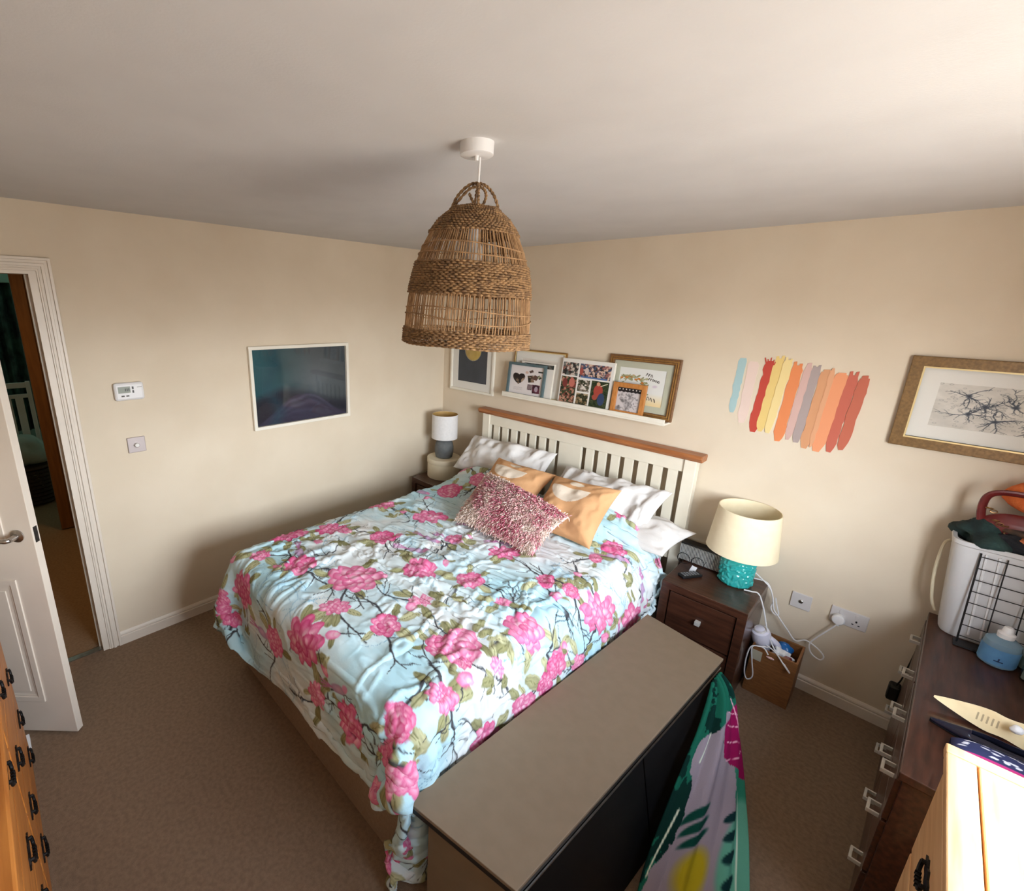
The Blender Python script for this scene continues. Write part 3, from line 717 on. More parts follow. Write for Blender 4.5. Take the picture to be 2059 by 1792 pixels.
m.obj('buttons', mat('grey_buttons', (120, 120, 122), None, .5), rc)
tag(MB().box(-.014, .014, -.0012, .0012, 0, .044).obj('price_tag', M_white, loc=(2.283, -.235, .5525)), 'small white tag standing by the eyeglasses', 'tag')
bpy.data.objects['price_tag'].rotation_euler = (.2, .25, .3)

# ------------------------------------------------------------------ cables, plug, sockets
M_cable = mat('white_cable', (230, 228, 228), None, .4)
tag(MB().tube(bez([(2.540, -.215, .556), (2.573, -.212, .560), (2.606, -.205, .557), (2.640, -.20, .482), (2.674, -.20, .379), (2.715, -.205, .300), (2.765, -.235, .262), (2.812, -.268, .232), (2.785, -.272, .262), (2.735, -.235, .288), (2.68, -.20, .29), (2.655, -.17, .285)], 8), .0036, 7).obj('lamp_cable', M_cable), 'white cable from the lamp foot down to the storage box', 'cable')
tag(MB().tube(bez([(2.49, -.070, .553), (2.56, -.05, .562), (2.612, -.045, .556), (2.645, -.05, .498), (2.665, -.05, .424), (2.692, -.05, .391), (2.745, -.045, .33), (2.785, -.04, .287), (2.828, -.04, .313), (2.885, -.04, .291), (2.912, -.04, .262), (2.900, -.04, .236), (2.862, -.04, .252), (2.845, -.04, .298), (2.866, -.04, .355), (2.912, -.04, .440), (2.930, -.042, .482)], 8), .0034, 7).obj('extension_cable', M_cable), 'white cable looping along the wall to the socket plug', 'cable')
tag(MB().tube(bez([(2.510, -.065, .62), (2.56, -.052, .588), (2.625, -.048, .535), (2.652, -.046, .47), (2.650, -.046, .425), (2.668, -.046, .396), (2.690, -.046, .40), (2.672, -.046, .452), (2.66, -.046, .49)], 8), .0032, 7).obj('spare_cable', M_cable), 'short white cable looped against the wall beside the bedside table', 'cable')
tag(MB().tube(bez([(2.70, -.225, .292), (2.672, -.262, .302), (2.636, -.276, .288), (2.626, -.272, .21), (2.632, -.268, .12), (2.650, -.268, .085), (2.670, -.268, .118), (2.652, -.268, .205), (2.640, -.272, .282), (2.66, -.262, .298), (2.69, -.262, .30), (2.712, -.268, .278)], 8), .0032, 7).obj('charger_cable', M_cable), 'white cable loop hanging over the front of the storage box', 'cable')

def plate(name, label, cat, loc, w, h, m, face='back', d=.009):
    """Wall plate; local x along the wall, local -y out of the wall."""
    t = thing(name, label, cat, loc, 0 if face == 'back' else math.pi/2)
    MB().box(0, w, -d, 0, 0, h).obj('plate', m, t, bevel=.003); return t
M_plate = mat('socket_white', (206, 200, 198), None, .35)
s1 = plate('wall_socket', 'double white wall socket with a round plug in its left half', 'socket', (2.887, 0, .462), .146, .086, M_plate)
for x in (.042, .104):
    MB().box(x - .008 + .022*(1 if x < .07 else -1)*0, x + .008, -.012, -.009, .058, .074).obj('rocker', M_plate, s1, bevel=.001)
m = MB()
m.box(.1005, .1075, -.0096, -.0088, .034, .044); m.box(.088, .096, -.0096, -.0088, .020, .025); m.box(.112, .120, -.0096, -.0088, .020, .025)
m.obj('pin_holes', M_black, s1)
pg = thing('plug', 'round white plug pushed into the double wall socket', 'plug', (2.925, -.0125, .492))
m = MB().lathe([(.026, 0), (.027, .004), (.027, .026), (.022, .032), (.005, .034)], 28); m.v = [(x, -z, y) for x, y, z in m.v]; m.obj('plug_body', M_white, pg, smooth=True)
MB().tube([(.004, -.018, -.022), (.005, -.022, -.034)], .005, 8).obj('cable_grip', M_white, pg)
s2 = plate('wall_plate', 'single white wall plate left of the double socket', 'wall plate', (2.720, 0, .460), .087, .087, M_plate)
m = MB().lathe([(.010, 0), (.010, .004), (.006, .006)], 20); m.v = [(.044 + x, -.009 - z, .044 + y) for x, y, z in m.v]; m.obj('aerial_outlet', M_steel, s2)
s3 = plate('light_switch', 'square silver dimmer switch beside the door', 'light switch', (0, -2.455, 1.152), .087, .087, mat('satin_silver', (176, 164, 162), None, .4, metal=.3), 'left')
m = MB().lathe([(.013, 0), (.013, .012), (.010, .016)], 24); m.v = [(.043 + x, -.009 - z, .043 + y) for x, y, z in m.v]; m.obj('dimmer_knob', mat('bright_knob', (226, 222, 218), None, .25, metal=.5), s3, smooth=True)
th = thing('thermostat', 'white room thermostat with grey display above the light switch', 'thermostat', (0, -2.480, 1.450), math.pi/2)
MB().box(0, .140, -.026, 0, 0, .096).obj('casing', M_white, th, bevel=.012)
MB().box(.018, .075, -.0275, -.0255, .042, .076).obj('display', mat('lcd_grey', (120, 126, 112), None, .3), th)
for x, z, w, h in ((.030, .022, .014, .007), (.052, .022, .014, .007), (.083, .060, .008, .014), (.083, .040, .008, .014)): MB().box(x, x + w, -.028, -.0255, z, z + h).obj('button', mat('dark_button', (70, 66, 62), None, .5), th)
m = MB()
for k, (x, z, w) in enumerate(((.050, .052, .004), (.058, .052, .004), (.066, .052, .004))): m.box(x, x + w, -.0282, -.0274, z, z + .014)
m.obj('digits', M_black, th)
MB().box(.108, .130, -.0263, -.0255, .068, .071).obj('maker_mark', mat('mark_grey', (150, 146, 142), None, .5), th)
pa = thing('power_adaptor', 'black power adaptor plugged low in the wall left of the dresser', 'adaptor', (3.176, 0, .188))
MB().box(-.012, .032, -.055, 0, 0, .082).obj('adaptor_body', M_black, pa, bevel=.01)
MB().tube(bez([(.012, -.03, .08), (.022, -.03, .12), (.030, -.03, .22), (.038, -.03, .33), (.045, -.03, .41)], 6), .0032, 6).obj('adaptor_lead', M_black, pa)

# storage box on the floor and what is in it
bx = thing('storage_box', 'open brown wooden box full of odds and ends beside the bedside table', 'box', (2.735, -.150, 0), 0)
M_boxwood = mat('brown_fibreboard', (142, 94, 52), (124, 80, 42), .6, 14, (2, 2, 10))
w, d, h, t_ = .100, .095, .282, .010
for nm, a in (('front_panel', (-w, w, -d, -d + t_)), ('back_panel', (-w, w, d - t_, d)), ('side_panel', (-w, -w + t_, -d + t_, d - t_)), ('side_panel', (w - t_, w, -d + t_, d - t_))):
    MB().box(*a, 0, h).obj(nm, M_boxwood, bx, bevel=.001)
MB().box(-w + t_, w - t_, -d + t_, d - t_, 0, .012).obj('bottom_panel', M_boxwood, bx)
hd = thing('hair_dryer', 'white hair dryer standing nose down in the storage box', 'hair dryer', (2.678, -.145, .20), 0, None, (.25, -.28, .3))
MB().lathe([(.028, 0), (.034, .05), (.042, .09), (.046, .14), (.040, .165), (.022, .178), (.003, .181)], 32).obj('barrel', mat('pale_lilac_plastic', (222, 220, 234), None, .35), hd, smooth=True)
MB().lathe([(.030, .166), (.031, .172), (.026, .178)], 28, cap0=False).obj('intake_ring', M_plate, hd)
MB().tube(bez([(.03, 0, .12), (.06, -.01, .09), (.075, -.01, .04), (.08, -.01, .02)], 5), [.016]*8 + [.013]*8, 10).obj('handle', mat('lilac_handle', (214, 212, 226), None, .35), hd, smooth=True)
tag(lump('blue_packet', (2.752, -.118, .262), (.034, .026, .036), mat('blue_foil', (28, 104, 172), (20, 84, 150), .25, 20), 44, .35), 'shiny blue packet in the storage box behind the hair dryer', 'packet')
tag(lump('crumpled_tissue', (2.756, -.188, .258), (.036, .032, .030), mat('tissue', (226, 226, 226), None, .9), 46, .6, freq=5), 'crumpled white tissue in the storage box', 'tissue')
tag(lump('red_wrapper', (2.785, -.212, .255), (.018, .016, .024), mat('red_foil', (120, 54, 50), (200, 180, 170), .35, 16), 48, .5), 'red and white wrapper at the front of the storage box', 'wrapper')
tag(MB().box(-.022, .022, -.002, .002, -.028, .028).obj('paper_tag', mat('pale_tag', (176, 170, 150), None, .8), loc=(2.664, -.2495, .235)), 'pale paper tag on the front of the storage box', 'tag')
tag(lump('lip_balm_tube', (2.722, -.2530, .255), (.018, .006, .006), mat('pink_tube', (216, 150, 140), (236, 220, 214), .35, 14, (20, 1, 1)), 49, .02), 'small pink and white tube lying along the front of the storage box', 'tube')

# ------------------------------------------------------------------ pictures
def sheet(name, w, h, fn, m, parent, y, nx=90, ny=90, x0=0, z0=0, bend=0):
    U, V = np.meshgrid(np.linspace(0, 1, nx), np.linspace(0, 1, ny))
    P = np.stack([x0 + (U - .5)*w, np.full_like(U, y), z0 + V*h], -1)
    return grid(name, P, m, parent, lin(fn(U, V)))
def fill(U, c): return np.array(np.broadcast_to(np.array(c, float), U.shape + (3,)))
def picture(name, label, loc, w, h, mw, md, mm, fn, mount=0, mount_m=None, tilt=0, rz=0, nx=90, ny=90, inner=None, glass=True, steps=1):
    t = thing(name, label, 'picture', loc, rz, None, (-tilt, 0, rz))
    MB().frame(-w/2, w/2, 0, h, mw, -md, 0).obj('frame', mm, t, bevel=.003)
    for k in range(1, steps): MB().frame(-w/2 + mw*k/steps, w/2 - mw*k/steps, mw*k/steps, h - mw*k/steps, mw*.18, -md - .004, -md + .001).obj('frame_bead', inner or mm, t, bevel=.0015)
    if inner and steps == 1: MB().frame(-w/2 + mw - .006, w/2 - mw + .006, mw - .006, h - mw + .006, .006, -md - .001, -.004).obj('inner_slip', inner, t)
    iw, ih = w - 2*mw, h - 2*mw
    if mount: MB().frame(-w/2 + mw, w/2 - mw, mw, h - mw, mount, -.0075, -.004).obj('mount', mount_m, t)
    MB().box(-w/2 + .004, w/2 - .004, -.003, -.0005, .004, h - .004).obj('backing', M_divan, t)
    sheet('print', iw - 2*mount, ih - 2*mount, fn, M_print, t, -.0045, nx, ny, 0, mw + mount)
    if glass: MB().add([(-iw/2, -.0085, mw), (iw/2, -.0085, mw), (iw/2, -.0085, h - mw), (-iw/2, -.0085, h - mw)], [(0, 1, 2, 3)]).obj('glass', M_glass if w > .7 else M_picglass, t)
    return t
M_mount = mat('white_mount', (226, 222, 214), None, .9)

def teal_print(U, V):
    I = fill(U, (64, 84, 88)); f = fbm(*U.shape, 5, 5, 111, 4)[..., None]
    g = np.clip(U*1.6, 0, 1)[..., None]
    I = np.array((18, 84, 92.))*(1 - g) + np.array((66, 76, 82.))*g
    I = I*.85
    dark = np.clip((.40 - V + .12*np.sin(U*5))/.12, 0, 1)[..., None]
    I = I*(1 - dark) + np.array((16, 20, 34.))*dark
    hump = .40*np.exp(-np.abs((U - .50)/.36)**2.4) - .02  # striped hump: the bed's reflection in the glass, painted into the print
    fold = .5 + .5*np.sin((V - hump*1.02)*70 + 5*fbm(*U.shape, 4, 5, 117, 2)); body = np.array((40, 38, 58.)) + 22*(fold*np.clip(V/.3, 0, 1))[..., None]
    m = np.clip((hump - V)/.02, 0, 1)[..., None]; I = I*(1 - m) + body*m
    c = np.clip(1 - np.abs(U - .18 - .05*np.sin(V*9))/.10, 0, 1)[..., None]*.5; I = I*(1 - c) + np.array((10, 60, 74.))*c
    pale = np.exp(-((U - .62)/.22)**2 - ((V - .55)/.22)**2)[..., None]*.5; I = I*(1 - pale*(1 - m)) + np.array((112, 120, 128.))*pale*(1 - m)
    return I + f*5
picture('wall_picture', 'white framed dark teal and grey picture on the left wall', (.001, -1.376, 1.163), .737, .544, .022, .026, M_whitewood, teal_print, 0, rz=math.pi/2, nx=160, ny=120)

def moon_print(U, V):
    I = fill(U, (62, 66, 74)) + (fbm(*U.shape, 6, 6, 121, 4)*4)[..., None]
    x, y = (U - .5)*.32, (V - .73)*.37; d = np.hypot(x, y)
    t = np.clip((U*.8 + (1 - V)*.6), 0, 1)[..., None]
    disc = np.array((150, 120, 80.))*(1 - t) + np.array((214, 186, 96.))*t + (fbm(*U.shape, 9, 9, 123, 3)*10)[..., None]
    m = np.clip((.088 - d)/.003, 0, 1)[..., None]; I = I*(1 - m) + disc*m
    m = np.clip(1 - np.abs(d - .089)/.0022, 0, 1)[..., None]; return I*(1 - m) + np.array((226, 212, 176.))*m
picture('wall_picture', 'white framed moon picture behind the woven lampshade', (.343, -.001, 1.283), .482, .53, .020, .022, M_whitewood, moon_print, .062, M_mount, nx=130, ny=130)

# picture ledge and the frames leaning on it
lg = thing('picture_ledge', 'white picture ledge above the headboard', 'shelf', (.745, 0, 1.325))
MB().box(0, 1.215, -.105, 0, 0, .012).obj('ledge_base', M_whitewood, lg, bevel=.001)
MB().box(0, 1.215, -.105, -.093, .012, .036).obj('front_lip', M_whitewood, lg, bevel=.002)
MB().box(0, 1.215, -.012, 0, .012, .080).obj('back_board', M_whitewood, lg, bevel=.002)
ZL = 1.3375
M_gold = mat('gold_frame', (168, 126, 66), (140, 100, 48), .35, 30, metal=.35)
M_goldhi = mat('pale_gold_slip', (226, 204, 150), None, .3, metal=.3)
M_tealwood = mat('teal_painted_frame', (92, 112, 116), (80, 99, 103), .6, 12)
M_brownframe = mat('brown_wood_frame', (128, 90, 56), (106, 72, 42), .4, 14, (8, 8, 8))
M_orangewood = mat('orange_wood_frame', (196, 132, 70), (180, 114, 54), .45, 10, (10, 10, 3))
def plain(c): return lambda U, V: fill(U, c) + (fbm(*U.shape, 5, 5, 131, 3)*4)[..., None]
picture('leaning_frame', 'thin gold frame with white mount at the back of the ledge left end', (1.000, -.030, ZL), .445, .345, .016, .016, M_gold, plain((222, 214, 204)), .05, M_mount, .085, inner=M_goldhi)
def photo(U, V, seed, pal, k=7):
    n1, n2, n3 = (fbm(*U.shape, k, k, seed + q*7, 4) for q in range(3)); pal = [np.array(p, float) for p in pal]
    I = fill(U, pal[0]); 
    for q, (n, thr) in enumerate(((n1, .05), (n2, .15), (n3, .25), (n1 - n2, .55))):
        if q + 1 < len(pal): m = np.clip((n - thr)/.12, 0, 1)[..., None]; I = I*(1 - m) + pal[q + 1]*m
    return I
def canvas_print(U, V):
    I = fill(U, (226, 220, 212)); m = (V > .86) & (U > .1); P = photo(U, V, 141, ((52, 58, 56), (96, 92, 84), (40, 44, 42)))
    m &= (V < .97) & (V > .98 - .16*U); I[m] = P[m]; return I
ct = thing('white_canvas', 'white box canvas between the teal frame and the gold frame', 'canvas', (1.005, -.067, ZL), 0, None, (-.10, 0, 0))
MB().box(-.142, .142, 0, .018, 0, .262).obj('canvas_block', M_whitewood, ct, bevel=.002)
sheet('print', .280, .258, canvas_print, M_print, ct, -.0008, 90, 90, 0, .002)
def heart_print(U, V):
    I = fill(U, (222, 214, 212)); x, y = (U - .27)/.20, (V - .50)/.22
    hrt = (x*x + y*y - .62)**3 - x*x*y**3*1.2 < 0
    P = photo(U, V, 151, ((58, 48, 42), (120, 100, 84), (40, 32, 30), (168, 146, 124)), 9); I[hrt] = P[hrt]
    def poly(cx, cy, w, h, a, seed, pal):
        X = (U - cx)*math.cos(a) + (V - cy)*math.sin(a); Y = -(U - cx)*math.sin(a) + (V - cy)*math.cos(a)
        m = (np.abs(X) < w) & (np.abs(Y) < h); Q = photo(U, V, seed, pal, 11); I[m] = Q[m]
    poly(.64, .57, .09, .12, .2, 161, ((70, 66, 44), (136, 110, 90), (44, 40, 34))); poly(.77, .62, .07, .09, -.4, 163, ((210, 196, 188), (96, 70, 60)))
    poly(.88, .66, .05, .06, .8, 165, ((48, 50, 34), (150, 146, 120))); poly(.63, .28, .07, .10, 0, 167, ((60, 44, 48), (130, 110, 112)))
    poly(.82, .24, .11, .15, .05, 169, ((56, 26, 38), (90, 40, 54))); poly(.63, .83, .06, .04, .5, 171, ((90, 70, 64),)); poly(.90, .84, .07, .025, 0, 173, ((40, 46, 40),))
    m = ((U - .83)**2/.0025 + (V - .24)**2/.009) < 1; I[m] = (168, 148, 160)
    m = ((U - .50)**2 + (V - .78)**2) < .0022; I[m] = (206, 172, 156)
    for k in range(3):
        m = (np.abs(V - .22 + k*.04 - .008*np.sin(U*70)) < .006) & (U > .14) & (U < .42); I[m] = (184, 174, 170)
    return I
picture('leaning_frame', 'teal wooden frame with heart shaped photo collage', (.930, -.072, ZL), .332, .248, .020, .018, M_tealwood, heart_print, 0, None, .10, nx=170, ny=140, glass=False)
def collage(U, V):
    I = fill(U, (228, 224, 218)); v = 1 - V
    R = (((.02, .33, .07, .35), 181, ((44, 38, 36), (140, 96, 84), (90, 96, 92), (196, 180, 168))), ((.36, .955, .07, .37), 183, ((52, 44, 46), (150, 100, 96), (70, 84, 110), (208, 178, 158))),
         ((.02, .33, .38, .945), 185, ((40, 48, 32), (120, 62, 52), (58, 70, 44), (178, 130, 108))), ((.36, .595, .41, .665), 187, ((58, 62, 44), (160, 148, 138), (110, 96, 80), (216, 206, 196))),
         ((.36, .595, .70, .945), 189, ((62, 58, 36), (128, 104, 74), (40, 44, 28), (170, 150, 120))), ((.625, .955, .40, .945), 191, ((36, 48, 28), (48, 60, 34), (60, 66, 40))))
    for (a, b, c, d), sd, pal in R:
        m = (U > a) & (U < b) & (v > c) & (v < d); P = photo(U, V, sd, pal, 26) + (fbm(*U.shape, 60, 60, sd + 3, 2)*16)[..., None]; I[m] = P[m]
    def el(cx, cy, a, b, c):
        m = ((U - cx)/a)**2 + ((v - cy)/b)**2 < 1; I[m] = c
    el(.77, .60, .085, .13, (168, 70, 58)); el(.84, .77, .065, .13, (52, 66, 98)); el(.76, .46, .035, .04, (206, 160, 128)); el(.72, .74, .05, .06, (160, 74, 60))
    m = (np.abs((v - .47) + (U - .86)*.55) < .008) & (U > .80) & (U < .93); I[m] = (226, 214, 190)
    el(.40, .24, .035, .08, (160, 80, 70)); el(.50, .22, .04, .07, (206, 186, 180)); m = (v > .335) & (v < .37) & (U > .40) & (U < .9); I[m] = (80, 110, 160)
    el(.10, .52, .05, .1, (120, 54, 50)); el(.24, .5, .06, .1, (190, 110, 96))
    return I
cl = thing('photo_canvas', 'white box canvas with a collage of six family photos', 'canvas', (1.402, -.074, ZL), 0, None, (-.09, 0, 0))
MB().box(-.190, .190, 0, .020, 0, .318).obj('canvas_block', M_whitewood, cl, bevel=.002)
sheet('print', .374, .312, collage, M_print, cl, -.0008, 190, 160, 0, .003)
def wreath(U, V):
    c = painter(*U.shape, 1, 1, (226, 226, 222)); g = np.clip((.35 - c.V)/.3, 0, 1)[..., None]; c.I[:] = c.I*(1 - g) + np.array((230, 208, 160.))*g
    rg = np.random.default_rng(77)
    for k in range(70):
        a = rg.uniform(-.9, 2.6); r = .27 + rg.normal(0, .03); u, v = .32 + r*math.cos(a), .46 + r*1.1*math.sin(a)
        c.leaf(u, v, rg.uniform(.06, .12), rg.uniform(0, 6.28), rg, .4)
        if rg.uniform() < .3: c.ellipse(u, v, .035, .03, 0, (214, 140, 60), (176, 100, 40))
    for (u0, v0, n, s) in ((.60, .86, 3, .055), (.66, .74, 6, .045), (.56, .24, 5, .075), (.55, .14, 4, .03)):      # brush script on the card
        for k in range(n):
            x = u0 + k*s*.9; pts = [(x + s*.5*math.cos(q*.9 + k)*(.4 + .1*q), v0 - k*s*.25 + s*.7*math.sin(q*1.3 + k*2)) for q in range(6)]
            c.line(pts, .008 if s > .04 else .004, (58, 50, 44))
    c.ellipse(.80, .55, .07, .05, .3, (206, 190, 204), None, .6, .8)
    return c.I
picture('leaning_frame', 'large brown wood frame with wreath and script card at the ledge right end', (1.755, -.027, ZL), .440, .372, .036, .020, M_brownframe, wreath, .040, mat('sage_mount', (184, 184, 164), None, .9), .07, inner=M_gold, nx=170, ny=150, steps=3)
def bunting(U, V):
    I = fill(U, (206, 198, 196)) - (np.clip(fbm(*U.shape, 8, 8, 201, 4), 0, 1)*90)[..., None]
    rg = np.random.default_rng(5); c = painter(*U.shape, 1, 1, (0, 0, 0)); c.I[:] = I
    for k in range(26):
        u, v = rg.uniform(.1, .8), rg.uniform(.08, .66); c.leaf(u, v, rg.uniform(.08, .16), rg.uniform(0, 6.28), rg, .35); c.line([(.45, .05), (u, v)], .006, (120, 112, 112), .7)
    I = c.I; I[:] = I.mean(-1, keepdims=True)*np.array((1.0, .96, .96))
    edge = .80 + .035*np.abs(((U*6) % 1) - .5)*2
    m = V > edge; I[m] = (34, 30, 32)
    for k in range(7):
        m = ((U - .07 - k*.14)**2 + (V - .93)**2) < .0007; I[m] = (222, 214, 210)
    return I
picture('leaning_frame', 'small orange wood frame with black bunting and flower sketch', (1.712, -.072, ZL), .212, .205, .030, .018, M_orangewood, bunting, 0, None, .09, nx=110, ny=110, glass=False)

def ink(U, V):
    c = painter(*U.shape, 1.5, 1, (206, 200, 190)); f = fbm(*U.shape, 8, 10, 211, 4)[..., None]; c.I[:] = c.I + f*9; rg = np.random.default_rng(19)
    for k in range(150): 
        u, v, r = rg.uniform(0, 1.5), rg.uniform(0, 1), rg.uniform(.012, .03); c.ellipse(u, v, r, r*.8, 0, (170, 166, 160)); c.ellipse(u, v, r*.6, r*.5, 0, (206, 200, 190))
    for (u, v) in ((.35, .75), (.55, .55), (.85, .6), (1.05, .3), (.7, .25), (.4, .35), (1.25, .35), (1.1, .8)):
        for q in range(7): c.branch(u, v, rg.uniform(0, 6.28), rg.uniform(.12, .4), .011, rg, 0, (66, 72, 82))
        c.ellipse(u, v, .06, .045, rg.uniform(0, 3), (52, 58, 70), (110, 114, 120), .5, .9)
    c.ellipse(1.0, .8, .05, .05, 0, (44, 50, 58), (60, 66, 74), .2); c.ellipse(1.0, .8, .022, .02, 0, (120, 120, 120))
    return c.I
M_bronze = mat('bronze_frame', (132, 100, 58), (108, 80, 44), .4, 16, (6, 6, 6), metal=.2)
picture('wall_picture', 'bronze framed ink drawing above the dresser', (3.218, -.001, 1.424), .61, .398, .048, .024, M_bronze, ink, .058, M_mount, inner=M_goldhi, nx=190, ny=150)

# paint swatches brushed on the back wall: parts of that wall
def stroke(top, bot, w, colr, seed, tips=0):
    rg = np.random.default_rng(seed); n = 16; L, Rr = [], []; dp = -.0010 - .00025*seed
    for k in range(n + 1):
        t = k/n; x = top[0]*(1-t) + bot[0]*t; z = top[1]*(1-t) + bot[1]*t
        ww = w*(1 - .55*max(0, t - .9)/.1 - .25*max(0, .04 - t)/.04)/2
        L.append((x - ww + rg.normal(0, .0016), z)); Rr.append((x + ww + rg.normal(0, .0016), z + rg.normal(0, .002)))
    m = MB(); v = [(a, y, b) for y in (dp, 0) for a, b in L + Rr]; N = n + 1; f = []
    for k in range(n):
        f += [(k, k+1, N+k+1, N+k), (2*N+k, 3*N+k, 3*N+k+1, 2*N+k+1), (k, 2*N+k, 2*N+k+1, k+1), (N+k, N+k+1, 3*N+k+1, 3*N+k)]
    f += [(0, N, 3*N, 2*N), (n, 2*N+n, 3*N+n, N+n)]
    m.add(v, f)
    for q in range(tips):                                            # dry-brush fingers above the stroke
        x = top[0] - w*.42 + w*.84*(q + .5)/tips; h = rg.uniform(.004, .022); hw = w*.34/tips; dx = .006*(q - tips/2 + .5)
        m.add([(x - hw, dp - .0004, top[1] - .02), (x + hw, dp - .0004, top[1] - .02), (x + hw*.8 + dx, dp - .0004, top[1] + h), (x - hw*.8 + dx, dp - .0004, top[1] + h*.8)], [(0, 1, 2, 3)])
    m.obj('paint_stroke', mat('paint_swatch', colr, None, .7), wall_back)
for a in (((2.272, 1.748), (2.266, 1.450), .036, (166, 194, 196), 1), ((2.325, 1.735), (2.322, 1.400), .046, (226, 202, 190), 2), ((2.398, 1.745), (2.382, 1.362), .046, (190, 68, 52), 3, 5), ((2.436, 1.760), (2.414, 1.372), .044, (226, 196, 122), 4, 2), ((2.474, 1.760), (2.448, 1.372), .036, (232, 208, 146), 14, 2),
          ((2.515, 1.735), (2.500, 1.335), .046, (224, 134, 82), 5, 2), ((2.560, 1.732), (2.541, 1.352), .034, (206, 170, 160), 6, 1), ((2.592, 1.736), (2.577, 1.346), .036, (168, 152, 148), 7, 2), ((2.632, 1.715), (2.616, 1.326), .044, (208, 150, 108), 8, 1), ((2.655, 1.725), (2.640, 1.335), .02, (216, 158, 118), 15, 1), ((2.692, 1.712), (2.668, 1.320), .054, (228, 150, 106), 9, 1),
          ((2.735, 1.712), (2.714, 1.330), .040, (192, 98, 78), 10, 2), ((2.776, 1.700), (2.758, 1.348), .040, (188, 100, 76), 11, 1)):
    stroke(*a)
# ------------------------------------------------------------------ woven pendant lamp
pd = thing('pendant_lamp', 'woven seagrass basket pendant lamp hanging over the bed', 'lamp', (2.0374, -1.9126, H), 0, None, (-.028, .028, 0))
M_sea = mat('seagrass', (158, 122, 82), (104, 76, 50), .75, 70, (1, 1, 1), .3, 140)
M_sea2 = mat('seagrass_stake', (172, 134, 94), (134, 100, 66), .75, 60)
ro = thing('ceiling_rose', 'round white ceiling rose above the woven pendant lamp', 'ceiling rose', (2.031, -1.921, H))
MB().lathe([(.041, -.031), (.044, -.029), (.045, 0)], 48).obj('rose_cover', M_white, ro, smooth=True)
MB().lathe([(.005, -.042), (.006, -.030)], 12).obj('cord_grip', M_white, ro)
ZT = -.157                                                           # top of the woven body, below the ceiling
hs_ = np.array([0, .018, .045, .075, .112, .150, .195, .240, .285, .335, .372])*.975; rs_ = np.array([.060, .084, .112, .132, .150, .164, .175, .182, .187, .190, .191])*.945
def rad(h): return float(np.interp(h, hs_, rs_))
MB().tube([(0, 0, -.034), (.002, 0, -.12), (.001, 0, -.185)], .0028, 8).obj('cord', M_white, pd)
MB().lathe([(.017, -.235), (.019, -.20), (.015, -.185), (.006, -.18)], 20).obj('lamp_holder', M_white, pd, smooth=True)
MB().lathe([(.003, -.315), (.022, -.305), (.030, -.28), (.026, -.255), (.014, -.235)], 20).obj('bulb', mat('opal_glass', (232, 228, 222), None, .3), pd, smooth=True)
NS = 126
def band(h0, h1, rows, seed):
    m = MB(); rg = np.random.default_rng(seed)
    for k in range(rows):
        h = h0 + (h1 - h0)*(k + .5)/rows; ph0 = math.pi*(k % 2) + rg.uniform(-.5, .5); n = NS*2; pts = []
        for j in range(n):
            a = 2*math.pi*j/n; r = rad(h) + .0032*math.sin(a*NS/2*1.0 + ph0 + .3*math.sin(3*a)) + rg.normal(0, .0005)
            pts.append((r*math.cos(a), r*math.sin(a), ZT - h + .0012*math.sin(a*5 + k) + rg.normal(0, .0004)))
        m.tube(pts, (h1 - h0)/rows*.56, 5, closed=True)
    return m.obj('woven_band', M_sea, pd, smooth='all')
band(.0, .070, 13, 1); band(.146, .230, 15, 2); band(.322, .365, 8, 3)
m = MB(); rg = np.random.default_rng(9)
for k in range(NS):
    a = 2*math.pi*k/NS + rg.normal(0, .006); tw = rg.normal(0, .012)
    m.tube([((rad(h) - .001)*math.cos(a + tw*math.sin(h*20)), (rad(h) - .001)*math.sin(a + tw*math.sin(h*20)), ZT - h) for h in (0.002, .03, .07, .11, .15, .24, .285, .33, .363)], .0017, 5)
stuff(m.obj('stakes', M_sea2, pd))
for h0, am in ((.105, .006), (.128, .004), (.268, .006), (.292, .010)):
    MB().tube([((rad(h0) + .002)*math.cos(a), (rad(h0) + .002)*math.sin(a), ZT - h0 + am*math.sin(a*2 + h0*40)) for a in np.linspace(0, 2*math.pi, 90, endpoint=False)], .0016, 5, closed=True).obj('cross_string', M_sea2, pd)
def rope(pts, r=.0037):
    m = MB(); P = np.array(bez(pts, 14)); n = len(P)
    for s in (0, math.pi):
        tg = np.gradient(P, axis=0); tg /= np.linalg.norm(tg, axis=1, keepdims=True); o1 = np.cross(tg, (0.3, .2, 1)); o1 /= np.linalg.norm(o1, axis=1, keepdims=True); o2 = np.cross(tg, o1)
        a = np.arange(n)*.8 + s; m.tube(P + (o1*np.cos(a)[:, None] + o2*np.sin(a)[:, None])*r*.55, r*.72, 6)
    return m.obj('rope_handle', M_sea, pd, smooth='all')
c_, s_ = math.cos(.75), math.sin(.75)
rope([(-.066*s_, -.066*c_, ZT - .004), (-.050*s_, -.050*c_, ZT + .030), (-.018*s_, -.018*c_, ZT + .058), (.018*s_, .018*c_, ZT + .058), (.046*s_, .046*c_, ZT + .034), (.062*s_, .062*c_, ZT - .002)])
rope([(.060*c_, -.060*s_, ZT - .004), (.040*c_, -.040*s_, ZT + .028), (.006, -.006, ZT + .056), (-.03*c_, .03*s_, ZT + .040), (-.052*c_, .052*s_, ZT + .0), (-.058*c_, .058*s_, ZT - .012)])
rope([(-.060*s_, -.060*c_, ZT + .002), (-.01, -.02, ZT + .045), (.012, .004, ZT + .050), (.022, .012, ZT + .03), (.012, .006, ZT + .004), (-.006, -.002, ZT + .012), (-.018, -.012, ZT + .036)], .0035)

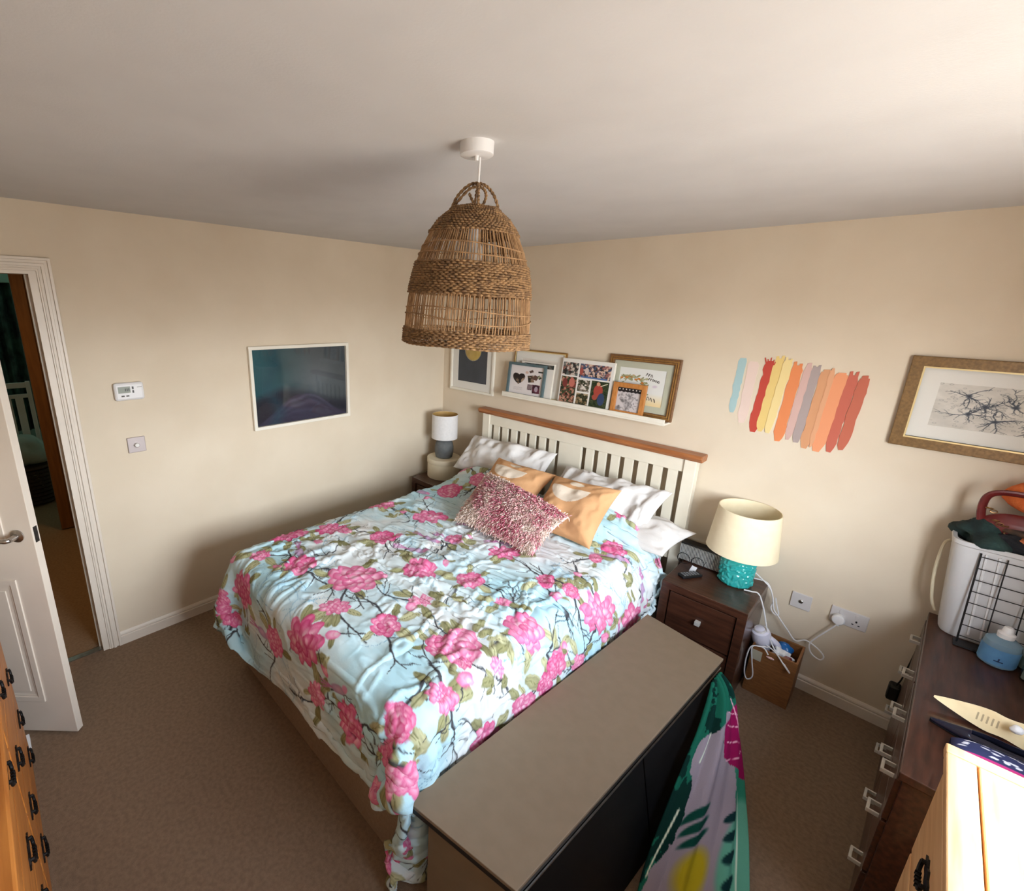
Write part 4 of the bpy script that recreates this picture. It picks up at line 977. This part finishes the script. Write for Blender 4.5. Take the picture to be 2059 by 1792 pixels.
# ------------------------------------------------------------------ storage bench and towel
A_, B_, C_, D_ = (2.227, -.658), (2.605, -.725), (2.503, -2.155), (2.117, -2.215)
bn = thing('storage_bench', 'long low storage bench with beige top standing along the bed', 'bench', (2.36, -1.44, 0))
def rel(pts, inset=(0, 0, 0, 0)):
    return [(x - 2.36, y + 1.44) for x, y in pts]
M_beige = mat('beige_laminate', (130, 112, 91), (126, 108, 87), .6, 20)
MB().prism(rel([A_, B_, C_, D_]), .436, .450, 'z').obj('top_panel', M_beige, bn, bevel=.002)
ins = [(2.230, -.664), (2.601, -.730), (2.499, -2.150), (2.121, -2.209)]
MB().prism(rel(ins), .408, .4355, 'z').obj('top_rim', M_black, bn, bevel=.001)
strip = MB().prism(rel([(2.602, -.735), (2.606, -.735), (2.506, -2.14), (2.502, -2.14)]), .400, .4065, 'z'); strip.obj('edge_highlight', M_steel, bn)  # strip added to stand for the white highlight along the panel edge
bd = [(2.285, -.70), (2.592, -.755), (2.492, -2.13), (2.176, -2.178)]
MB().prism(rel(bd), .0, .4075, 'z').obj('body', M_beige, bn, bevel=.002)
M_blackp = mat('black_panel', (12, 11, 12), (16, 15, 16), .55, 8, spec=.2)
def leaning(name, ya, yb, xa, xb, t0, t1):
    """Black front board leaning outwards towards the floor."""
    v = []
    for (x, y) in ((xa, ya), (xb, yb)):
        for z, dx in ((.398, 0), (.004, .088)):
            v += [(x - 2.36 + dx + t0, y + 1.44, z), (x - 2.36 + dx + t1, y + 1.44, z)]
    return MB().add(v, [(0, 1, 3, 2), (4, 6, 7, 5), (0, 4, 5, 1), (2, 3, 7, 6), (0, 2, 6, 4), (1, 5, 7, 3)]).obj(name, M_blackp, bn, bevel=.001)
leaning('front_panel', -.765, -1.438, 2.596, 2.5466, -.006, .004)
leaning('front_panel', -1.446, -2.122, 2.546, 2.4965, -.006, .004)

Lp = np.array([(2.612, -.895, .425), (2.620, -.981, .363), (2.628, -1.111, .303), (2.632, -1.296, .240), (2.640, -1.468, .152), (2.650, -1.584, .085), (2.672, -1.690, .012)])
Rp = np.array([(2.616, -.800, .432), (2.672, -.815, .39), (2.717, -.856, .300), (2.775, -.933, .190), (2.826, -1.024, .100), (2.887, -1.180, .045), (2.95, -1.40, .020)])
nu, nv = 110, 170
W1 = upmat(7, nv); Lc, Rc = W1 @ Lp, W1 @ Rp
s = np.linspace(0, 1, nu)[None, :, None]
TP = Lc[:, None]*(1 - s) + Rc[:, None]*s
tt = np.linspace(0, 1, nv)[:, None]; ss = np.linspace(0, 1, nu)[None, :]
bul = .05*np.sin(math.pi*ss)*np.sin(math.pi*np.clip(tt*1.1, 0, 1)) + .010*np.sin(ss*17 + 2*tt)*np.clip(tt*3, 0, 1) + .006*np.sin(ss*31 + 4*tt)
TP[..., 0] += bul*.6; TP[..., 2] += bul*.75
TP[..., 2] = np.maximum(TP[..., 2], .012)
def towel_print():
    c = painter(nv, nu, .45, 1.0, (150, 138, 148)); I, U, V = c.I, c.U/.45, c.V
    f = fbm(nv, nu, 8, 5, 231, 4)
    m = (V < .34 + .06*f) | (U < .28 - .22*V + .10*f); I[m] = (26, 98, 78)
    m = m & (f > .25); I[m] = (12, 46, 40)
    m = (U > .80 + .05*f) & (V > .45); I[m] = (48, 128, 104)
    m = (V > .20 + .32*(1 - U)) & (V < .60 - .75*(.98 - U)*.4) & (U > .52 + .25*(V - .3)); I[m] = (142, 20, 78)
    c.line([(.34, .22), (.40, .62)], .004, (232, 170, 190))
    for k in range(4): c.line([(.37 + .006*k, .32 + .06*k), (.27, .28 + .07*k)], .003, (232, 170, 190)); c.line([(.37 + .006*k, .34 + .06*k), (.44, .30 + .06*k)], .003, (232, 170, 190))
    c.ellipse(.20, .88, .085, .10, 0, (176, 156, 30), None, .4)
    c.ellipse(.40, .86, .10, .20, .1, (96, 164, 142), None, .15)
    for k in range(5):
        c.ellipse(.345 + .004*k, .72 + .065*k, .040, .019, -.35, (18, 50, 52), None, .2)
    c.line([(.40, .62), (.405, 1.0)], .004, (214, 226, 210))
    for k in range(3): c.ellipse(.16 + .01*k, .66 + .05*k, .07, .022, -.4, (14, 66, 56), None, .3)
    c.line([(.02, .86), (.07, .62)], .006, (214, 220, 196)); c.line([(.10, .46), (.135, .36)], .008, (206, 220, 200))
    return lin(np.clip(I, 0, 255))
M_towel = mat('printed_towel', (200, 200, 200), None, .95, attr='Col', spec=.1, bump=.2, bscale=300)
tag(grid('beach_towel', TP, M_towel, None, towel_print(), solid=.006), 'green and magenta leaf print towel slipping off the bench to the floor', 'towel')

# ------------------------------------------------------------------ dresser
ds = thing('dresser', 'dark brown dresser with square silver handles under the bronze framed drawing', 'dresser', (3.215, -.05, 0), -.034)
DLn, DD, DH = 1.165, .40, .70
MB().box(-.008, DD, -DLn - .006, .0, DH - .028, DH).obj('dresser_top', M_dresser, ds, bevel=.003)
MB().box(.004, DD - .005, -DLn, -.004, .04, DH - .028).obj('carcass', M_dresser, ds, bevel=.002)
MB().box(.02, DD, -.022, -.002, DH, DH + .065).obj('upstand', M_dresser, ds, bevel=.002)
for a, b in ((-DLn + .01, -DLn + .06), (-.07, -.02)):
    for c in (.01, DD - .06): MB().box(c, c + .05, a, b, 0, .04).obj('foot', M_dresser, ds)
rows = ((.505, .662), (.285, .495), (.060, .275))
hy = ((-.14, -.45), (-.75, -1.06))
for (y0, y1), hp_ in (((-.575, -.012), hy[0]), ((-DLn + .008, -.583), hy[1])):
    for z0, z1 in rows:
        dr = MB().box(-.010, .006, y0, y1, z0, z1).obj('drawer_front', M_dresser, ds, bevel=.002)
        for y in hp_:
            zc = z1 - .05
            m = MB().box(-.042, -.034, y - .027, y + .027, zc - .007, zc + .007).box(-.036, -.009, y - .027, y - .021, zc - .007, zc + .007).box(-.036, -.009, y + .021, y + .027, zc - .007, zc + .007)
            m.obj('handle', M_knob, dr, bevel=.001)

# laundry hamper on the dresser and the clothes in it
def rrect(x0, x1, y0, y1, r, z, n=8):
    pts = []
    for cx, cy, a0 in ((x1 - r, y1 - r, 0), (x0 + r, y1 - r, math.pi/2), (x0 + r, y0 + r, math.pi), (x1 - r, y0 + r, 3*math.pi/2)):
        for k in range(n + 1): a = a0 + math.pi/2*k/n; pts.append((cx + r*math.cos(a), cy + r*math.sin(a), z))
    return pts
hz = DH + .002
lh = thing('laundry_hamper', 'tall white plastic laundry hamper stuffed with clothes on the dresser', 'hamper', (3.42, -.13, hz))
prof_ = ((.238, .066, .0, .97), (.238, .068, .02, 1), (.206, .082, .385, 1), (.206, .082, .40, 1.012), (.203, .079, .40, 1.0), (.200, .076, .38, 1), (.17, .06, .06, 1))
m = MB(); ringn = None; V_ = []
lev = ((-.182, .19, -.082, .075, .0), (-.188, .19, -.088, .078, .012), (-.228, .20, -.105, .092, .40), (-.233, .205, -.110, .097, .405), (-.233, .205, -.110, .097, .422), (-.220, .192, -.098, .085, .420), (-.180, .18, -.08, .07, .10))
for x0, x1, y0, y1, z in lev: V_.append(rrect(x0, x1, y0, y1, .045, z))
n = len(V_[0]); vv = [p for r in V_ for p in r]
m.add(vv, [(i*n + k, i*n + (k+1) % n, (i+1)*n + (k+1) % n, (i+1)*n + k) for i in range(len(V_)-1) for k in range(n)] + [tuple(range(n))[::-1], tuple((len(V_)-1)*n + k for k in range(n))])
m.obj('hamper_body', mat('white_hamper_plastic', (206, 204, 204), None, .35), lh, smooth=True)
for x in (-.135, -.10): MB().tube([(x + .03, -.0915, .03), (x, -.1075, .39)], .004, 6).obj('moulded_rib', M_white, lh)
MB().tube(bez([(-.228, .03, .37), (-.244, .02, .345), (-.244, .01, .22), (-.226, .005, .10), (-.205, .0, .05)], 6), .006, 8).obj('carry_strap', mat('cream_strap', (206, 194, 166), None, .7), lh, smooth=True)
wg = thing('wire_grid', 'black wire grid panel leaning on the front of the white hamper', 'wire grid', (3.288, -.262, hz), 0, None, (-.055, 0, 0))
for k in range(6): MB().tube([(k*.070 - .022*0, 0, 0), (k*.070 - .018, 0, .392)], .0032 if k == 0 else .002, 6).obj('wire', M_black, wg)
for k in range(8):
    z = .035 + k*.049; MB().tube([(-.018*z/.392, -.002, z), (.35, -.002, z)], .002, 6).obj('wire', M_black, wg)
MB().box(-.01, .34, -.03, .03, -.001, .006).obj('grid_foot', M_black, wg)

M_dgreen = mat('dark_green_knit', (38, 62, 58), (22, 36, 36), .95, 14, bump=.4, bscale=60)
M_blackknit = mat('black_knit', (36, 36, 42), (22, 22, 26), .95, 14, bump=.4, bscale=60)
zt = hz + .425
tag(lump('green_garment', (3.265, -.130, zt + .012), (.075, .085, .065), M_dgreen, 301, .5, freq=4), 'dark green garment bunched at the left of the hamper', 'garment')
tag(lump('black_garment', (3.345, -.165, zt - .005), (.085, .070, .060), M_blackknit, 303, .45, freq=4), 'black garment bunched at the front of the hamper', 'garment')
tag(lump('pink_garment', (3.450, -.180, zt + .005), (.075, .060, .062), mat('magenta_stripe', (150, 78, 106), (84, 34, 58), .9, 8, (1, 1, 9)), 305, .4, freq=4), 'pink and plum striped garment at the right of the hamper', 'garment')
tag(lump('brown_garment', (3.430, -.100, zt + .055), (.120, .085, .055), mat('brown_check', (98, 66, 46), (44, 38, 34), .9, 22), 307, .45, freq=4), 'brown and black garment heaped in the middle of the hamper', 'garment')
tag(lump('orange_pouch', (3.372, -.185, zt + .032), (.026, .018, .018), mat('orange_cloth', (190, 106, 62), None, .8), 309, .2), 'small orange pouch between the black and pink garments', 'pouch')
tag(lump('orange_beanie', (3.385, -.085, zt + .185), (.110, .075, .065), mat('orange_wool', (222, 116, 58), (206, 96, 40), .95, 30, bump=.4, bscale=120), 311, .15), 'bright orange woolly hat on top of the clothes in the hamper', 'hat')
bgv = thing('handbag', 'dark red leather handbag with chain on top of the hamper', 'handbag', (3.330, -.150, zt + .06))
M_redl = mat('dark_red_leather', (112, 36, 34), (88, 24, 24), .4, 20)
MB().tube(bez([(-.080, 0, .0), (-.092, 0, .06), (-.088, 0, .115), (-.055, 0, .140), (.02, 0, .146), (.11, 0, .140), (.15, 0, .10), (.155, 0, .02)], 6), .016, 10, flat=.6).obj('bag_handle', M_redl, bgv, smooth=True)
m = MB()
for k in range(16):
    t = k/15; p = (-.075 + .20*t, -.022, .075 - .10*math.sin(math.pi*t*.9) + .01*math.sin(k*2)); a = k*1.57
    m.tube([(p[0] + .010*math.cos(q), p[1] + .006*math.sin(q)*math.cos(a), p[2] + .006*math.sin(q)*math.sin(a)) for q in np.linspace(0, 2*math.pi, 10, endpoint=False)], .002, 5, closed=True)
stuff(m.obj('bag_chain', mat('aged_brass', (150, 112, 72), None, .35, metal=.8), bgv))
lump('bag_body', (.035, .01, .012), (.12, .032, .05), M_redl, 313, .15, bgv)

# bottles
bt = thing('sanitiser_bottle', 'squat blue bottle with white flip cap in front of the wire grid', 'bottle', (3.392, -.318, hz))
MB().lathe([(.044, 0), (.050, .006), (.051, .08), (.048, .098), (.030, .112), (.021, .116)], 40).obj('bottle_body', mat('clear_blue_plastic', (150, 184, 206), None, .2, trans=.5), bt, smooth=True)
MB().lathe([(.0515, .012), (.0518, .078)], 40, cap0=False, cap1=False).obj('bottle_label', mat('blue_label', (92, 142, 184), (78, 126, 170), .5, 20), bt, smooth=True)
m = MB().lathe([(.023, .114), (.024, .132), (.016, .138), (.013, .156), (.010, .159)], 24); m.obj('flip_cap', M_white, bt, smooth=True)
MB().box(-.014, .010, -.0535, -.0505, .03, .033).box(-.004, .0, -.0535, -.0505, .03, .044).obj('label_mark', mat('label_ink', (34, 54, 92), None, .5), bt)
for (x, y, r, h, lab) in ((3.470, -.285, .026, .135, 'tall clear glass bottle behind the squat blue bottle at the picture edge'), (3.468, -.375, .022, .085, 'clear glass bottle with round stopper at the picture edge'), (3.478, -.46, .024, .06, 'low clear glass jar nearest the shoes at the picture edge')):
    gb = thing('glass_bottle', lab, 'bottle', (x, y, hz), 0, 'clear glass bottles on the dresser')
    MB().lathe([(r*.9, 0), (r, .004), (r, h*.62), (r*.45, h*.74), (r*.4, h*.8)], 28).obj('glass_body', M_tintglass, gb, smooth=True)
    MB().lathe([(r*.2, h*.8), (r*.62, h*.86), (r*.72, h*.93), (r*.5, h*.99), (.001, h)], 24).obj('stopper', mat('frosted_stopper', (206, 206, 200), None, .25, trans=.3), gb, smooth=True)
    MB().lathe([(r*.8, .006), (r*.8, h*.4)], 24).obj('contents', mat('pale_scent', (150, 158, 150), None, .3), gb)

# pointed shoes and floral pouch
def shoe(name, label, loc, rot, L, m_out, m_sole):
    t = thing(name, label, 'shoe', loc, 0, None, rot)
    def wid(u): return .003 + .036*min(1, (u*1.75))**.85*(1 - .22*math.exp(-((u - .68)/.16)**2))*(1 if u < .9 else 1 - .5*((u - .9)/.1)**2)
    n, k = 30, 17; P = []
    for u in np.linspace(0, 1, n):
        hgt = .010 + .030*min(1, u*1.6) + .012*max(0, u - .6); w = wid(u)
        P.append([(u*L, w*math.cos(a), .004 + hgt*math.sin(a)**.8 if math.sin(a) > 0 else .004) for a in np.linspace(0, math.pi, k)])
    P = np.array(P)
    if True:                                                         # foot opening behind the toe cap
        uu, aa = np.meshgrid(np.linspace(0, 1, n), np.linspace(0, math.pi, k), indexing='ij')
        op = (uu > .40) & (uu < .97) & (np.abs(aa - math.pi/2) < .85)
    grid('upper', P, m_out, t, solid=.002, keep=~op)
    us = np.linspace(0, 1, 24); poly = [(u*L, -wid(u)*1.03) for u in us] + [(u*L, wid(u)*1.03) for u in us[::-1]]
    MB().prism(poly, 0, .004, 'z').obj('sole', m_sole, t)
    MB().prism([(x*.97 + .003, y*.8) for x, y in poly], .0045, .006, 'z').obj('insole', M_insole, t)
    m = MB()
    for q in range(5): m.box(.42*L + q*.011, .42*L + q*.011 + .004, -.012, .012, -.0005, .0001)
    m.obj('sole_marks', mat('faint_print', (170, 148, 112), None, .6), t)
    return t
M_navy = mat('navy_leather', (26, 28, 48), (20, 20, 36), .25, 20)
M_insole = mat('dark_insole', (60, 52, 56), (44, 38, 44), .6, 12)
M_sole = mat('cream_sole', (240, 218, 170), (228, 202, 152), .5, 12)
shoe('pointed_shoe', 'navy pointed shoe lying on its side with the cream sole showing', (3.224, -.800, hz + .036), (math.radians(-118), .02, -.06), .235, M_navy, M_sole)
shoe('pointed_shoe', 'navy pointed shoe standing upright next to the floral pouch', (3.222, -.895, hz), (0, 0, -.10), .235, M_navy, M_black)
tag(lump('pom_pom', (3.400, -.835, hz + .058), (.014, .014, .013), mat('white_fluff', (238, 236, 236), None, .9), 321, .15), 'white pom-pom on the navy shoe that lies on its side', 'pom-pom')
def pouch_print(U, V):
    c = painter(*U.shape, 1, 1, (56, 60, 96)); rg = np.random.default_rng(3)
    for k in range(40): c.ellipse(rg.uniform(0, 1), rg.uniform(.22, 1), .055, .032, rg.uniform(0, 3), (232, 230, 236), None, .2)
    c.I[c.V < .16] = (200, 60, 130)
    return c.I
U, V = np.meshgrid(np.linspace(0, 1, 90), np.linspace(0, 1, 60))
A2, B2 = U*2 - 1, V*2 - 1
P = np.stack([U*.22 - .02, V*.085 - .01*A2**2, .026 + .030*np.sqrt(np.clip((1 - A2**4)*(1 - np.abs(B2)**3), 0, 1))], -1)
P2 = P.copy()[::-1]; P2[..., 2] = .004
pch = grid('floral_pouch', np.concatenate([P, P2], 0), M_cloth, None, np.concatenate([lin(pouch_print(U, V)), np.broadcast_to(lin((56, 60, 96)), U.shape + (3,))], 0), loc=(3.285, -1.05, hz - .002))
pch.rotation_euler = (0, 0, -.02)
tag(pch, 'navy floral pouch with a pink edge between the shoes and the pine chest', 'pouch')

# ------------------------------------------------------------------ pine chests
def iron_handle(m, s=1.0):
    m.prism([(-.062*s, 0), (-.048*s, .005), (-.036*s, .014), (-.016*s, .010), (0, .017), (.016*s, .010), (.036*s, .014), (.048*s, .005), (.062*s, 0), (.048*s, -.005), (.036*s, -.014), (.016*s, -.010), (0, -.017), (-.016*s, -.010), (-.036*s, -.014), (-.048*s, -.005)], -.004, 0, 'y')
    for x in (-.034, .034): m.tube([(x*s, -.003, .004), (x*s, -.012, .004)], .005, 7)
    m.tube(bez([(-.034*s, -.010, .004), (-.030*s, -.011, -.012), (-.014*s, -.012, -.017), (.014*s, -.012, -.017), (.030*s, -.011, -.012), (.034*s, -.010, .004)], 4), .0042*s, 7)
    for k in range(4): m.box((-.018 + k*.011)*s, (-.015 + k*.011)*s, -.017, -.007, -.022, -.011)
    return m
pc = thing('pine_chest', 'sunlit light pine chest of drawers in the right foreground', 'chest of drawers', (3.196, -1.435, 0))
PW_, PL_, PHt = .44, .95, 1.0
MB().box(0, PW_, -.034, 0, PHt - .024, PHt).obj('top_plank', M_pine, pc, bevel=.003)
MB().box(0, .049, -PL_, -.037, PHt - .024, PHt).obj('top_plank', M_pine, pc, bevel=.003)
MB().box(.052, .25, -PL_, -.037, PHt - .024, PHt).obj('top_plank', M_pine, pc, bevel=.003)
MB().box(.253, PW_, -PL_, -.037, PHt - .024, PHt).obj('top_plank', M_pine, pc, bevel=.003)
MB().box(.016, PW_ - .01, -PL_ + .015, -.016, .0, PHt - .026).obj('carcass', M_pine, pc, bevel=.004)
for z0, z1 in ((.70, .95), (.44, .69), (.06, .43)):
    dr = MB().box(.006, .016, -PL_ + .05, -.050, z0, z1).obj('drawer_front', M_pine, pc, bevel=.003)
    for yy in (-.28, -.70):
        m = iron_handle(MB()); m.v = [(.006 + b, yy + a, (z0+z1)/2 + .03 + c) for a, b, c in m.v]; m.obj('iron_handle', M_iron, dr)

p2 = thing('pine_chest', 'orange pine chest of drawers with black iron handles by the open door', 'chest of drawers', (.62, -3.597, 0), .004)
W2, D2, H2 = 1.60, .488, .955
tag(MB().prism([(0, 0), (.07, 0), (.07, .012), (.005, .032)], -.018, .018, 'y').obj('door_wedge', M_white, loc=(.455, -3.118, 0)), 'small white wedge on the carpet at the foot of the open door', 'door wedge')
MB().box(-.02, W2, 0, D2 + .022, H2 - .026, H2).obj('chest_top', M_orangepine, p2, bevel=.006)
MB().box(0, W2 - .02, 0.0, D2, .0, H2 - .026).obj('carcass', M_orangepine, p2, bevel=.003)
for a, b, hx in ((.03, .77, (.185, .64)), (.80, 1.55, (1.0, 1.40))):
    for z0, z1, zh in ((.735, .915, .845), (.485, .725, .585), (.285, .475, .385), (.06, .275, .195)):
        dr = MB().box(a, b, D2, D2 + .008, z0, z1).obj('drawer_front', M_orangepine, p2, bevel=.003)
        for x in hx:
            m = iron_handle(MB(), 1.0); m.v = [(x + p, D2 + .008 - q, zh + r) for p, q, r in m.v]; m.obj('iron_handle', M_iron, dr)
